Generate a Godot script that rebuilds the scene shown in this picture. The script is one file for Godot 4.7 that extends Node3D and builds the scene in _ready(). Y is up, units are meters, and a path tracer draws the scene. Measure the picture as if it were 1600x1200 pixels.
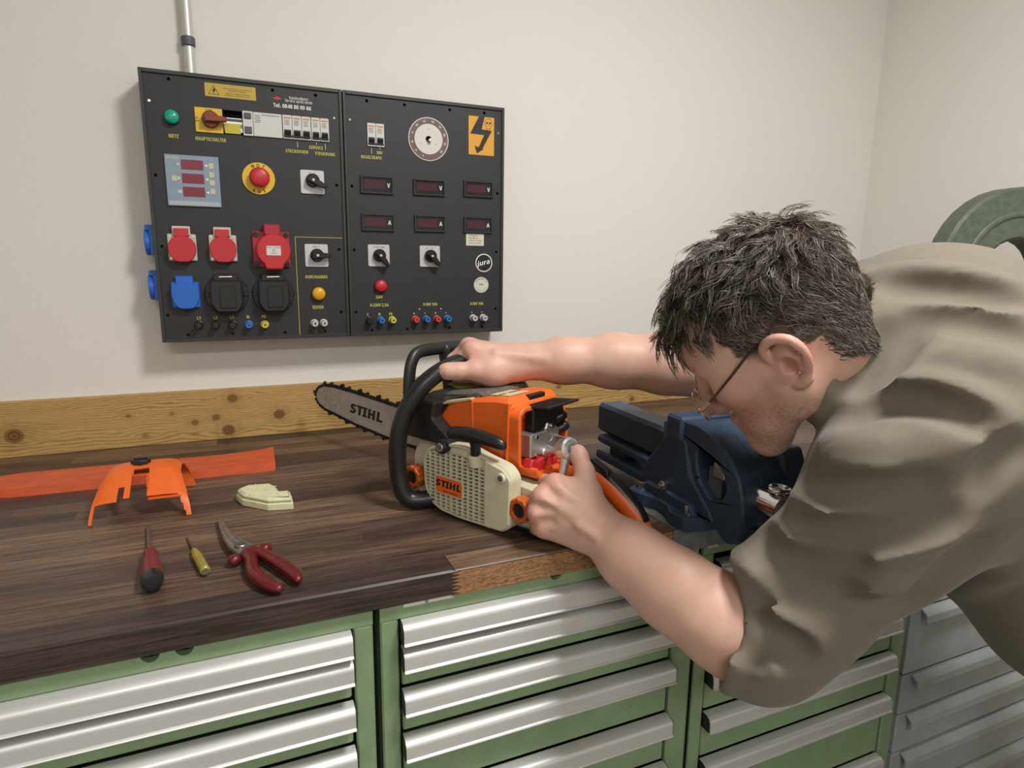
extends Node3D

# ---------------------------------------------------------------- camera, light, exposure
func set_view() -> void:
	var cam := Camera3D.new()
	cam.name = "camera"
	cam.fov = 61.82
	cam.near = 0.02
	cam.transform = Transform3D(Basis(Vector3(0.91921, 0.0126, 0.39357), Vector3(0.06328, 0.98177, -0.17923), Vector3(-0.38865, 0.18965, 0.90166)), Vector3(0, 1.295, 1.5183))
	add_child(cam)
	cam.current = true
	var we := WorldEnvironment.new()
	we.name = "world"
	var e := Environment.new()
	e.background_mode = Environment.BG_COLOR
	e.background_color = Color(0, 0, 0)
	e.tonemap_mode = Environment.TONE_MAPPER_LINEAR
	e.tonemap_exposure = 1.07
	e.sdfgi_enabled = true
	e.ssao_enabled = true
	e.ssil_enabled = true
	we.environment = e
	add_child(we)
	ceiling_lamp(Vector3(0.72, 2.5, 1.42), 0.34, 0.34, 3.1, "square white ceiling lamp above the workbench")
	ceiling_lamp(Vector3(-0.25, 2.5, 3.1), 1.2, 0.30, 3.0, "long white ceiling lamp added out of view as fill light")  # unseen lamp added for fill, made long to soften its light

func ceiling_lamp(at: Vector3, sx: float, sz: float, energy: float, label: String) -> void:
	var t := thing("ceiling_lamp", label, "lamp", at, "ceiling lamps")
	var g := G.new()
	g.box(Vector3(0, -0.02, 0), Vector3(sx + 0.04, 0.04, sz + 0.04), 0.004)
	part(t, "housing", g.mesh(), M.white_metal)
	g = G.new()
	g.box(Vector3(0, -0.043, 0), Vector3(sx, 0.006, sz), 0.001)
	part(t, "lamp_diffuser", g.mesh(), M.lamp)
	var l := AreaLight3D.new()
	l.name = "lamp_light"
	l.area_size = Vector2(sx, sz)
	l.light_energy = energy
	l.light_color = Color(1.0, 0.995, 0.99)
	l.shadow_enabled = true
	l.area_range = 12.0
	l.area_attenuation = 2.0
	l.transform = Transform3D(Basis(Vector3.RIGHT, -PI / 2), Vector3(0, -0.05, 0))
	t.add_child(l)

# ---------------------------------------------------------------- tree helpers
var names := {}
var M := {}

func thing(called: String, label: String, category: String, at := Vector3.ZERO, group := "", basis := Basis()) -> Node3D:
	var o := Node3D.new()
	add_named(o, called)
	o.transform = Transform3D(basis, at)
	tag(o, label, category, group)
	return o

func add_named(o: Node3D, called: String) -> void:
	var n: int = names.get(called, 0)
	names[called] = n + 1
	o.name = called if n == 0 else "%s_%03d" % [called, n]
	add_child(o)

func tag(o: Node3D, label: String, category := "", group := "", kind := "") -> void:
	o.set_meta("label", label)
	if category: o.set_meta("category", category)
	if group: o.set_meta("group", group)
	if kind: o.set_meta("kind", kind)

func part(parent: Node3D, called: String, mesh: Mesh, m: Material, xf := Transform3D(), label := "") -> MeshInstance3D:
	var o := MeshInstance3D.new()
	o.mesh = mesh
	o.material_override = m
	o.transform = xf
	o.name = called
	if parent == self:
		add_named(o, called)
	else:
		parent.add_child(o, true)
	if label: o.set_meta("label", label)
	return o

func structure(called: String, mesh: Mesh, m: Material) -> MeshInstance3D:
	var o := part(self, called, mesh, m)
	o.set_meta("kind", "structure")
	return o

func at(x: float, y: float, z: float) -> Transform3D:
	return Transform3D(Basis(), Vector3(x, y, z))

func lettering(parent: Node3D, text: String, height: float, pos: Vector3, m: Material, basis := Basis(), squeeze := 1.0, bold := false, depth := 0.0004, called := "lettering") -> MeshInstance3D:
	var tm := TextMesh.new()
	var f := SystemFont.new()
	f.font_names = PackedStringArray(["Droid Sans"])
	f.font_weight = 700 if bold else 400
	tm.font = f
	if text == "STIHL":
		var fv := FontVariation.new()
		fv.base_font = f
		fv.variation_embolden = 0.7
		tm.font = fv
	tm.text = text
	tm.font_size = 24
	tm.curve_step = 1.0
	tm.pixel_size = height / (24.0 * 0.72)
	tm.depth = depth
	tm.horizontal_alignment = HORIZONTAL_ALIGNMENT_CENTER
	tm.vertical_alignment = VERTICAL_ALIGNMENT_CENTER
	return part(parent, called, tm, m, Transform3D(basis * Basis.from_scale(Vector3(squeeze, 1, 1)), pos))

# ---------------------------------------------------------------- mesh builder
class G:
	var v := PackedVector3Array()
	var t := PackedInt32Array()
	var xf := Transform3D()

	func seal(v0: int, t0: int) -> void:
		# turn the faces added since v0, t0 outwards, then place them
		var c := Vector3.ZERO
		for i in range(v0, v.size()): c += v[i]
		c /= maxf(1, v.size() - v0)
		var vol := 0.0
		for i in range(t0, t.size(), 3):
			vol += (v[t[i]] - c).dot((v[t[i + 1]] - c).cross(v[t[i + 2]] - c))
		if vol < 0.0:
			for i in range(t0, t.size(), 3):
				var k := t[i + 1]
				t[i + 1] = t[i + 2]
				t[i + 2] = k
		if xf != Transform3D():
			for i in range(v0, v.size()): v[i] = xf * v[i]
			if xf.basis.determinant() < 0.0:
				for i in range(t0, t.size(), 3):
					var k := t[i + 1]
					t[i + 1] = t[i + 2]
					t[i + 2] = k

	func loft(rings: Array, cap0 := true, cap1 := true, sealed := true, poly := PackedInt32Array()) -> void:
		var v0 := v.size()
		var t0 := t.size()
		var n: int = rings[0].size()
		for r in rings: v.append_array(r)
		for k in rings.size() - 1:
			var a := v0 + k * n
			for i in n:
				var j := (i + 1) % n
				t.append_array([a + i, a + j, a + n + j, a + i, a + n + j, a + n + i])
		var last := v0 + (rings.size() - 1) * n
		if cap0:
			if poly.size():
				for i in range(0, poly.size(), 3): t.append_array([v0 + poly[i], v0 + poly[i + 2], v0 + poly[i + 1]])
			else:
				for i in range(1, n - 1): t.append_array([v0, v0 + i + 1, v0 + i])
		if cap1:
			if poly.size():
				for i in range(0, poly.size(), 3): t.append_array([last + poly[i], last + poly[i + 1], last + poly[i + 2]])
			else:
				for i in range(1, n - 1): t.append_array([last, last + i, last + i + 1])
		if sealed: seal(v0, t0)

	func box(c: Vector3, s: Vector3, bev := 0.0) -> void:
		var p := PackedVector2Array([Vector2(-s.x / 2, -s.y / 2), Vector2(s.x / 2, -s.y / 2), Vector2(s.x / 2, s.y / 2), Vector2(-s.x / 2, s.y / 2)])
		if bev > 0.0: p = G.round_poly(p, bev, 1)
		var keep := xf
		xf = xf * Transform3D(Basis(), c - Vector3(0, 0, s.z / 2))
		prism(p, s.z, bev)
		xf = keep

	static func rect(w: float, h: float, r := 0.0, n := 3) -> PackedVector2Array:
		var p := PackedVector2Array([Vector2(-w / 2, -h / 2), Vector2(w / 2, -h / 2), Vector2(w / 2, h / 2), Vector2(-w / 2, h / 2)])
		return G.round_poly(p, r, n) if r > 0.0 else p

	static func circle(r: float, n := 24, ry := 0.0) -> PackedVector2Array:
		var p := PackedVector2Array()
		for i in n: p.append(Vector2(cos(TAU * i / n) * r, sin(TAU * i / n) * (ry if ry > 0.0 else r)))
		return p

	static func round_poly(p: PackedVector2Array, r: float, n := 3) -> PackedVector2Array:
		var q := PackedVector2Array()
		for i in p.size():
			var b := p[i]
			var a := p[(i + p.size() - 1) % p.size()]
			var c := p[(i + 1) % p.size()]
			var d := minf(r, minf(a.distance_to(b), c.distance_to(b)) * 0.49)
			var s := b + (a - b).normalized() * d
			var e := b + (c - b).normalized() * d
			for k in n + 1:
				var u := float(k) / n
				q.append(s.lerp(b, u).lerp(b.lerp(e, u), u))
		return q

	static func smooth_poly(p: PackedVector2Array, times := 2) -> PackedVector2Array:
		for k in times:
			var q := PackedVector2Array()
			for i in p.size():
				var b := p[(i + 1) % p.size()]
				q.append(p[i].lerp(b, 0.25))
				q.append(p[i].lerp(b, 0.75))
			p = q
		return p

	static func inset(p: PackedVector2Array, d: float) -> PackedVector2Array:
		var area := 0.0
		for i in p.size(): area += p[i].cross(p[(i + 1) % p.size()])
		var s := 1.0 if area > 0.0 else -1.0
		var q := PackedVector2Array()
		for i in p.size():
			var b := p[i]
			var n0 := (b - p[(i + p.size() - 1) % p.size()]).normalized().orthogonal() * -s
			var n1 := (p[(i + 1) % p.size()] - b).normalized().orthogonal() * -s
			var m := n0 + n1
			m = m / maxf(0.5, m.dot(n0)) if m.length() > 0.01 else n0
			q.append(b + m * d)
		return q

	# polygon in xy, pushed along +z from 0 to d
	func prism(p: PackedVector2Array, d: float, bev := 0.0, back_bev := true) -> void:
		var tri := Geometry2D.triangulate_polygon(p)
		var rings := []
		var zs := [[0.0, bev if back_bev else 0.0]]
		if bev > 0.0:
			if back_bev: zs.append([bev, 0.0])
			zs.append([d - bev, 0.0])
		zs.append([d, bev])
		for e in zs:
			var q: PackedVector2Array = p if e[1] == 0.0 else G.inset(p, e[1])
			var r := PackedVector3Array()
			for w in q: r.append(Vector3(w.x, w.y, e[0]))
			rings.append(r)
		loft(rings, true, true, true, tri)

	# profile of Vector2(radius, height) turned about y
	func lathe(pr: Array, n := 20) -> void:
		var rings := []
		for w in pr:
			var r := PackedVector3Array()
			for i in n: r.append(Vector3(cos(TAU * i / n) * w.x, w.y, sin(TAU * i / n) * w.x))
			rings.append(r)
		loft(rings)

	func cyl(a: Vector3, b: Vector3, r: float, n := 16, bev := 0.0) -> void:
		var keep := xf
		var d := b - a
		xf = xf * Transform3D(G.along(d), a)
		var L := d.length()
		if bev > 0.0:
			lathe([Vector2(r - bev, 0), Vector2(r, bev), Vector2(r, L - bev), Vector2(r - bev, L)], n)
		else:
			lathe([Vector2(r, 0), Vector2(r, L)], n)
		xf = keep

	static func along(d: Vector3) -> Basis:
		# a basis whose y points along d
		var y := d.normalized()
		var x := y.cross(Vector3(0, 0, 1) if absf(y.z) < 0.9 else Vector3(1, 0, 0)).normalized()
		return Basis(x, y, x.cross(y))

	func ball(c: Vector3, r: Vector3, n := 16, m := 10) -> void:
		var rings := []
		for k in m + 1:
			var a := -PI / 2 + PI * clampf(k, 0.03, m - 0.03) / m
			var q := PackedVector3Array()
			for i in n: q.append(c + Vector3(cos(TAU * i / n) * cos(a) * r.x, sin(a) * r.y, sin(TAU * i / n) * cos(a) * r.z))
			rings.append(q)
		loft(rings)

	static func curve(pts: Array, per := 6, closed := false) -> PackedVector3Array:
		var out := PackedVector3Array()
		var n := pts.size()
		for i in (n if closed else n - 1):
			var p0: Vector3 = pts[(i - 1 + n) % n] if closed else pts[maxi(i - 1, 0)]
			var p3: Vector3 = pts[(i + 2) % n] if closed else pts[mini(i + 2, n - 1)]
			for k in per:
				out.append((pts[i] as Vector3).cubic_interpolate(pts[(i + 1) % n], p0, p3, float(k) / per))
		if not closed: out.append(pts[n - 1])
		return out

	# a tube along points; radii: one number, or one for each point; flat squeezes the section along its second axis
	func tube(path: PackedVector3Array, radii, n := 10, flat := 1.0, round_ends := true, up := Vector3.ZERO, closed := false) -> void:
		var rings := []
		var c := path.size()
		var side := Vector3.ZERO
		for k in c:
			var d: Vector3
			if closed: d = path[(k + 1) % c] - path[(k - 1 + c) % c]
			else: d = path[mini(k + 1, c - 1)] - path[maxi(k - 1, 0)]
			d = d.normalized()
			if up != Vector3.ZERO: side = up.cross(d).normalized()
			elif side == Vector3.ZERO: side = G.along(d).x
			else: side = (side - d * side.dot(d)).normalized()
			var other := d.cross(side)
			var r: float = radii[k] if radii is Array or radii is PackedFloat32Array else radii
			var ends := []
			if round_ends and not closed and k == 0: ends = [[-0.9, 0.35], [-0.55, 0.8]]
			var mk := func(off: float, s: float) -> void:
				var q := PackedVector3Array()
				for i in n: q.append(path[k] + d * off * r + (side * cos(TAU * i / n) + other * sin(TAU * i / n) * flat) * r * s)
				rings.append(q)
			for e in ends: mk.call(e[0], e[1])
			mk.call(0.0, 1.0)
			if round_ends and not closed and k == c - 1:
				for e in [[0.55, 0.8], [0.9, 0.35]]: mk.call(e[0], e[1])
		if closed: rings.append(rings[0].duplicate())
		loft(rings, not closed, not closed)

	func mesh(angle := 40.0) -> ArrayMesh:
		var nt := t.size() / 3
		var fn := PackedVector3Array()
		fn.resize(nt)
		var at := {}
		for i in nt:
			var a := v[t[i * 3]]
			var n := (v[t[i * 3 + 1]] - a).cross(v[t[i * 3 + 2]] - a)
			fn[i] = n
			for k in 3:
				var key := Vector3i((v[t[i * 3 + k]] * 20000.0).round())
				if at.has(key): at[key].append(i)
				else: at[key] = PackedInt32Array([i])
		var lim := cos(deg_to_rad(angle))
		var pv := PackedVector3Array()
		var pn := PackedVector3Array()
		for i in nt:
			var me := fn[i].normalized()
			if me == Vector3.ZERO: continue
			for k in [0, 2, 1]:
				var p := v[t[i * 3 + k]]
				var n := Vector3.ZERO
				for j in at[Vector3i((p * 20000.0).round())]:
					if fn[j].normalized().dot(me) > lim: n += fn[j]
				pv.append(p)
				pn.append(n.normalized() if n.length() > 0.0 else me)
		var arr := []
		arr.resize(Mesh.ARRAY_MAX)
		arr[Mesh.ARRAY_VERTEX] = pv
		arr[Mesh.ARRAY_NORMAL] = pn
		var am := ArrayMesh.new()
		am.add_surface_from_arrays(Mesh.PRIMITIVE_TRIANGLES, arr)
		return am

func P2(a: Array) -> PackedVector2Array:
	var p := PackedVector2Array()
	for i in range(0, a.size(), 2): p.append(Vector2(a[i], a[i + 1]))
	return p

func P3(a: Array) -> Array:
	var p := []
	for i in range(0, a.size(), 3): p.append(Vector3(a[i], a[i + 1], a[i + 2]))
	return p

# ---------------------------------------------------------------- materials
func mat(c: Color, rough := 0.6, metal := 0.0, spec := 0.5) -> StandardMaterial3D:
	var m := StandardMaterial3D.new()
	m.albedo_color = c
	m.roughness = rough
	m.metallic = metal
	m.metallic_specular = spec
	return m

func hexc(h: String) -> Color:
	return Color.html(h)

func noise_image(seed_: int, freq: float, w: int, h: int, octaves := 4, stretch := Vector2(1, 1)) -> Image:
	var n := FastNoiseLite.new()
	n.seed = seed_
	n.noise_type = FastNoiseLite.TYPE_SIMPLEX_SMOOTH
	n.frequency = freq
	n.fractal_octaves = octaves
	var im := n.get_seamless_image(w, h)
	return im

func tex(im: Image) -> ImageTexture:
	return ImageTexture.create_from_image(im)

# grey picture between lo and hi, made of stretched noise layers
func streak_image(seed_: int, w: int, h: int, layers: Array, lo: float, hi: float) -> Image:
	var im := Image.create(w, h, false, Image.FORMAT_RGB8)
	var ns := []
	for k in layers.size():
		var n := FastNoiseLite.new()
		n.seed = seed_ + k * 17
		n.frequency = 1.0
		n.fractal_type = FastNoiseLite.FRACTAL_NONE
		ns.append(n)
	for y in h:
		for x in w:
			var s := 0.0
			# blend across the seam so that the picture repeats
			var u := float(x) / w
			for k in layers.size():
				var L: Array = layers[k]
				var a: float = ns[k].get_noise_2d(u * L[0], float(y) / h * L[1])
				if u > 0.85:
					var b: float = ns[k].get_noise_2d((u - 1.0) * L[0], float(y) / h * L[1])
					a = lerpf(a, b, (u - 0.85) / 0.15)
				s += a * float(L[2])
			var g := clampf(lerpf(lo, hi, s * 0.5 + 0.5), 0, 1)
			im.set_pixel(x, y, Color(g, g, g))
	return im

func tri(m: StandardMaterial3D, scale: Vector3, world := false, offset := Vector3.ZERO) -> StandardMaterial3D:
	m.uv1_triplanar = true
	m.uv1_world_triplanar = world
	m.uv1_scale = scale
	m.uv1_offset = offset
	m.uv1_triplanar_sharpness = 8.0
	return m

const BENCH := 0.9
const FRONT := 0.784
const CORNER := 1.887

func make_materials() -> void:
	var plaster := streak_image(3, 256, 256, [[40.0, 40.0, 0.5], [110.0, 110.0, 0.5]], 0.0, 1.0)
	M.wall = tri(mat(hexc("e6e2da"), 0.9, 0.0, 0.3), Vector3.ONE * 2.5, true)
	M.wall.normal_enabled = true
	var pn: Image = plaster.duplicate()
	pn.convert(Image.FORMAT_RGBA8)
	pn.bump_map_to_normal_map(2.0)
	M.wall.normal_texture = tex(pn)
	M.wall.normal_scale = 0.12
	M.floor = tri(mat(hexc("8b8780"), 0.5), Vector3.ONE * 1.5, true)
	M.floor.albedo_texture = tex(streak_image(9, 256, 256, [[20.0, 20.0, 0.6], [70.0, 70.0, 0.4]], 0.8, 1.0))
	M.white_metal = mat(hexc("e8e8e4"), 0.5)
	M.lamp = mat(hexc("ffffff"), 0.6)
	M.lamp.emission_enabled = true
	M.lamp.emission = Color(1.0, 0.96, 0.89)
	M.lamp.emission_energy_multiplier = 1.2
	# worn enamel of the cabinets
	var enamel := tex(streak_image(21, 256, 256, [[6.0, 6.0, 0.5], [40.0, 40.0, 0.3], [90.0, 90.0, 0.2]], 0.9, 1.0))
	M.green = tri(mat(hexc("88a079"), 0.42), Vector3.ONE * 3.0)
	M.green.albedo_texture = enamel
	M.grey = tri(mat(hexc("a9adab"), 0.45), Vector3.ONE * 3.0)
	M.grey.albedo_texture = enamel
	M.press_green = tri(mat(hexc("6a7462"), 0.5), Vector3.ONE * 6.0)
	M.press_green.albedo_texture = tex(streak_image(23, 256, 256, [[8.0, 8.0, 0.5], [50.0, 50.0, 0.5]], 0.72, 1.0))
	M.alu = tri(mat(hexc("e4e3df"), 0.40, 0.45), Vector3(1.5, 60, 60))
	M.alu.albedo_texture = tex(streak_image(31, 256, 256, [[2.0, 60.0, 0.5], [6.0, 120.0, 0.5]], 0.86, 1.0))
	M.steel = mat(hexc("c4c4c2"), 0.25, 1.0)
	M.chrome = mat(hexc("dcdcda"), 0.12, 1.0)
	M.black = mat(hexc("161616"), 0.5)
	M.scuff = mat(hexc("3a3936"), 0.7)
	M.paper = mat(hexc("d8d6cc"), 0.8)

func room() -> void:
	var add := func(called: String, c: Vector3, s: Vector3, m: Material) -> void:
		var g := G.new()
		g.box(c, s)
		structure(called, g.mesh(), m)
	add.call("wall_back", Vector3(-0.1, 1.25, -0.06), Vector3(4.2, 2.74, 0.12), M.wall)
	add.call("wall_right", Vector3(CORNER + 0.06, 1.25, 2.0), Vector3(0.12, 2.74, 4.0), M.wall)
	add.call("wall_left", Vector3(-2.06, 1.25, 2.0), Vector3(0.12, 2.74, 4.0), M.wall)
	add.call("wall_front", Vector3(-0.1, 1.25, 4.06), Vector3(4.2, 2.74, 0.12), M.wall)
	add.call("floor", Vector3(-0.1, -0.06, 2.0), Vector3(4.2, 0.12, 4.2), M.floor)
	add.call("ceiling", Vector3(-0.1, 2.56, 2.0), Vector3(4.2, 0.12, 4.2), M.white_metal)

func stave_materials() -> Array:
	var grain := [tex(streak_image(41, 1024, 256, [[10.0, 90.0, 0.5], [5.0, 24.0, 0.55], [60.0, 200.0, 0.28]], 0.48, 1.18)), tex(streak_image(57, 1024, 256, [[7.0, 60.0, 0.6], [30.0, 160.0, 0.35], [4.0, 12.0, 0.35]], 0.48, 1.18))]
	var out := []
	var tones := ["675042", "554238", "765f4f", "5d493e", "846953", "4b3c35", "6d5646", "a07a5e"]
	for k in tones.size():
		var m := tri(mat(hexc(tones[k]), 0.42, 0.0, 0.45), Vector3(1.1, 5.0, 5.0), true, Vector3(0.37 * k, 0.21 * k, 0.13 * k))
		m.albedo_texture = grain[k % 2]
		out.append(m)
	return out

func worktop() -> void:
	var t := thing("worktop", "dark walnut-stained worktop glued up from narrow wooden staves", "worktop", Vector3(0, BENCH, 0))
	var ms := stave_materials()
	var light := tri(mat(hexc("a97e57"), 0.5, 0.0, 0.4), Vector3(1.4, 7.0, 7.0), true)
	light.albedo_texture = tex(streak_image(77, 1024, 256, [[60.0, 60.0, 0.7], [160.0, 90.0, 0.55], [8.0, 30.0, 0.3]], 0.6, 1.12))
	var rng := RandomNumberGenerator.new()
	rng.seed = 5
	var T := 0.0353
	# front row: chamfered along the edge, two staves with a finger joint in front of the saw
	var zig := []
	for k in 15:
		zig.append(0.247 if k % 2 else 0.235)
		zig.append(-T + T * k / 14.0)
	var rows := [[-1.4, -0.85, 2], [-0.85, -0.33, 3], [-0.33, 0.24, 5], [0.24, 0.585, 7], [0.585, 1.1, 3], [1.1, CORNER, 1]]
	for r in rows:
		var p := []
		if r[0] == 0.24: p = zig.duplicate()
		else: p = [r[0], -T, r[0], 0.0]
		if r[1] == 0.24:
			for k in range(14, -1, -1): p.append_array([zig[k * 2], zig[k * 2 + 1]])
		else: p.append_array([r[1], 0.0, r[1], -T])
		var g := G.new()
		g.xf = at(0, 0, FRONT - 0.044)
		if r[2] == 7:
			# its lacquered top is still dark, the worn front face shows the bare beech
			for i in range(1, p.size(), 2): p[i] = minf(p[i], -0.003)
			g.prism(P2(p), 0.044)
			part(t, "stave", g.mesh(20), light)
			g = G.new()
			g.xf = at(0, 0, FRONT - 0.044)
			g.prism(P2([r[0], -0.003, r[0], 0.0, r[1], 0.0, r[1], -0.003]), 0.044, 0.0014, false)
			part(t, "stave", g.mesh(20), ms[4])
			continue
		g.prism(P2(p), 0.044, 0.0024, false)
		part(t, "stave", g.mesh(20), ms[r[2]])
	var z := FRONT - 0.044
	var widths := [0.036, 0.041, 0.044, 0.038, 0.042]
	var k := 0
	while z > 0.018:
		var w: float = minf(widths[k % 5], z - 0.0158)
		var x := -1.4 - rng.randf() * 0.3
		var prev := -1
		while x < CORNER - 0.01:
			var x1 := x + rng.randf_range(0.3, 0.72)
			if x1 > CORNER - 0.15: x1 = CORNER
			var pick := rng.randi() % 7
			if pick == prev: pick = (pick + 3) % 7
			prev = pick
			var x0 := maxf(x, -1.4)
			if x1 > x0:
				var g := G.new()
				g.box(Vector3((x0 + x1) / 2, -T / 2, z - w / 2), Vector3(x1 - x0, T, w))
				part(t, "stave", g.mesh(20), ms[pick])
			x = x1
		z -= w
		k += 1
	# the steel sheet that wraps the edge under the vice
	var s := thing("cover_plate", "bare grey steel sheet folded over the worktop edge under the vice", "metal sheet", Vector3(0, BENCH, 0))
	var g := G.new()
	g.box(Vector3(0.735, 0.00075, 0.698), Vector3(0.304, 0.0015, 0.176))
	var sheet := tri(mat(hexc("8b8d8d"), 0.45, 0.35), Vector3.ONE * 6.0)
	sheet.albedo_texture = tex(streak_image(91, 256, 256, [[9.0, 5.0, 0.5], [40.0, 30.0, 0.5]], 0.72, 1.0))
	part(s, "top_sheet", g.mesh(), sheet)
	g = G.new()
	g.box(Vector3(0.735, -0.0185, 0.78525), Vector3(0.304, 0.0395, 0.0015))
	part(s, "front_sheet", g.mesh(), sheet)
	for e in [[0.602, 0.010, 0.003], [0.66, 0.020, 0.004], [0.70, 0.014, 0.003], [0.735, 0.024, 0.003]]:
		g = G.new()
		g.box(Vector3(e[0], -0.0385, 0.7863), Vector3(e[1], e[2], 0.0006))
		part(s, "tape_remnant", g.mesh(), M.paper)

func backboard() -> void:
	var X0 := -1.4
	var W := 3.287
	var H := 0.111
	# board print: growth rings bent round knots
	var im := Image.create(2048, 128, false, Image.FORMAT_RGB8)
	var n := FastNoiseLite.new()
	n.seed = 4
	n.frequency = 1.0
	var knots := [[-0.416, 0.043, 0.013, 1.0], [-0.219, 0.067, 0.004, 0.6], [-0.139, 0.065, 0.004, 0.6], [-0.191, 0.022, 0.006, 0.4], [-0.019, 0.09, 0.009, 0.9], [-0.054, 0.05, 0.007, 0.8], [-0.031, 0.019, 0.011, 1.0], [-0.096, 0.042, 0.006, 0.8], [0.076, 0.046, 0.010, 1.0], [0.2, 0.09, 0.006, 0.7], [0.3, 0.03, 0.01, 0.9], [0.784, 0.063, 0.006, 0.7], [1.019, 0.012, 0.007, 0.8], [1.136, 0.02, 0.007, 0.9], [0.55, 0.05, 0.008, 0.8], [-0.6, 0.05, 0.01, 0.8], [-0.82, 0.07, 0.008, 0.8], [-1.05, 0.03, 0.011, 0.9], [-1.22, 0.06, 0.007, 0.7], [1.4, 0.05, 0.009, 0.8]]
	var pale := Color(0.80, 0.66, 0.42)
	var dark := Color(0.58, 0.40, 0.18)
	var brown := Color(0.36, 0.22, 0.10)
	for py in 128:
		for px in 2048:
			var x := X0 + W * (px + 0.5) / 2048.0
			var y := H * (1.0 - (py + 0.5) / 128.0)
			var warp := n.get_noise_2d(x * 2.2, y * 9.0) * 0.022 + n.get_noise_2d(x * 9.0, y * 20.0) * 0.004
			var yy := y + warp
			var kk := 0.0
			var ring := 0.0
			for q in knots:
				var dx: float = x - q[0]
				if absf(dx) > 0.13: continue
				var dy: float = y - q[1]
				var r: float = q[2]
				var lift := exp(-dx * dx / (r * r * 14.0)) * r * 1.6
				yy -= signf(dy) * lift * exp(-absf(dy) / (r * 3.0))
				var d := sqrt(dx * dx * 0.8 + dy * dy)
				if d < r * 1.25:
					kk = maxf(kk, (1.0 - smoothstep(r * 0.9, r * 1.25, d)) * float(q[3]))
					ring = 0.5 + 0.5 * sin(d / r * 13.0)
				kk = maxf(kk, 0.45 * exp(-pow((d - r * 1.6) / (r * 0.9), 2.0)) * float(q[3]) * (0.5 + 0.5 * n.get_noise_2d(x * 60.0, y * 60.0)))
			var ph := yy * 1050.0 * (0.55 + 0.5 * y / H)
			var late := pow(0.5 + 0.5 * sin(ph), 3.0) * (0.55 + 0.45 * n.get_noise_2d(x * 3.0 + 5.0, y * 40.0))
			var c := pale.lerp(dark, clampf(late, 0, 1))
			c = c.lerp(brown, clampf(kk * (0.45 + 0.45 * ring), 0, 0.9))
			var f := 0.94 + 0.08 * n.get_noise_2d(x * 40.0, y * 600.0)
			im.set_pixel(px, py, Color(c.r * f, c.g * f, c.b * f))
	var m := mat(Color(1, 1, 1), 0.5, 0.0, 0.4)
	m.albedo_texture = tex(im)
	tri(m, Vector3(1.0 / W, 1.0 / H, 1.0 / H))
	m.uv1_offset = Vector3(0, 0, 0)
	var g := G.new()
	g.box(Vector3(W / 2, H / 2, 0.0079), Vector3(W, H, 0.0158), 0.001)
	var o := part(self, "backsplash_board", g.mesh(), m, at(X0, BENCH, 0))
	tag(o, "knotty pale pine upstand board along the wall behind the worktop", "board")

# ---------------------------------------------------------------- drawer cabinets
func handle_mesh(w: float) -> ArrayMesh:
	var g := G.new()
	g.xf = Transform3D(Basis(Vector3(0, 0, 1), Vector3(0, 1, 0), Vector3(-1, 0, 0)), Vector3(w / 2, 0, 0))
	g.prism(P2([0, 0, 0.010, -0.0005, 0.0165, -0.003, 0.0195, -0.0065, 0.0205, -0.010, 0.0208, -0.0255, 0.0225, -0.0265, 0.0235, -0.028, 0.0225, -0.0295, 0.0165, -0.0295, 0.0165, -0.012, 0.0, -0.008]), w)
	return g.mesh(30)

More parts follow.
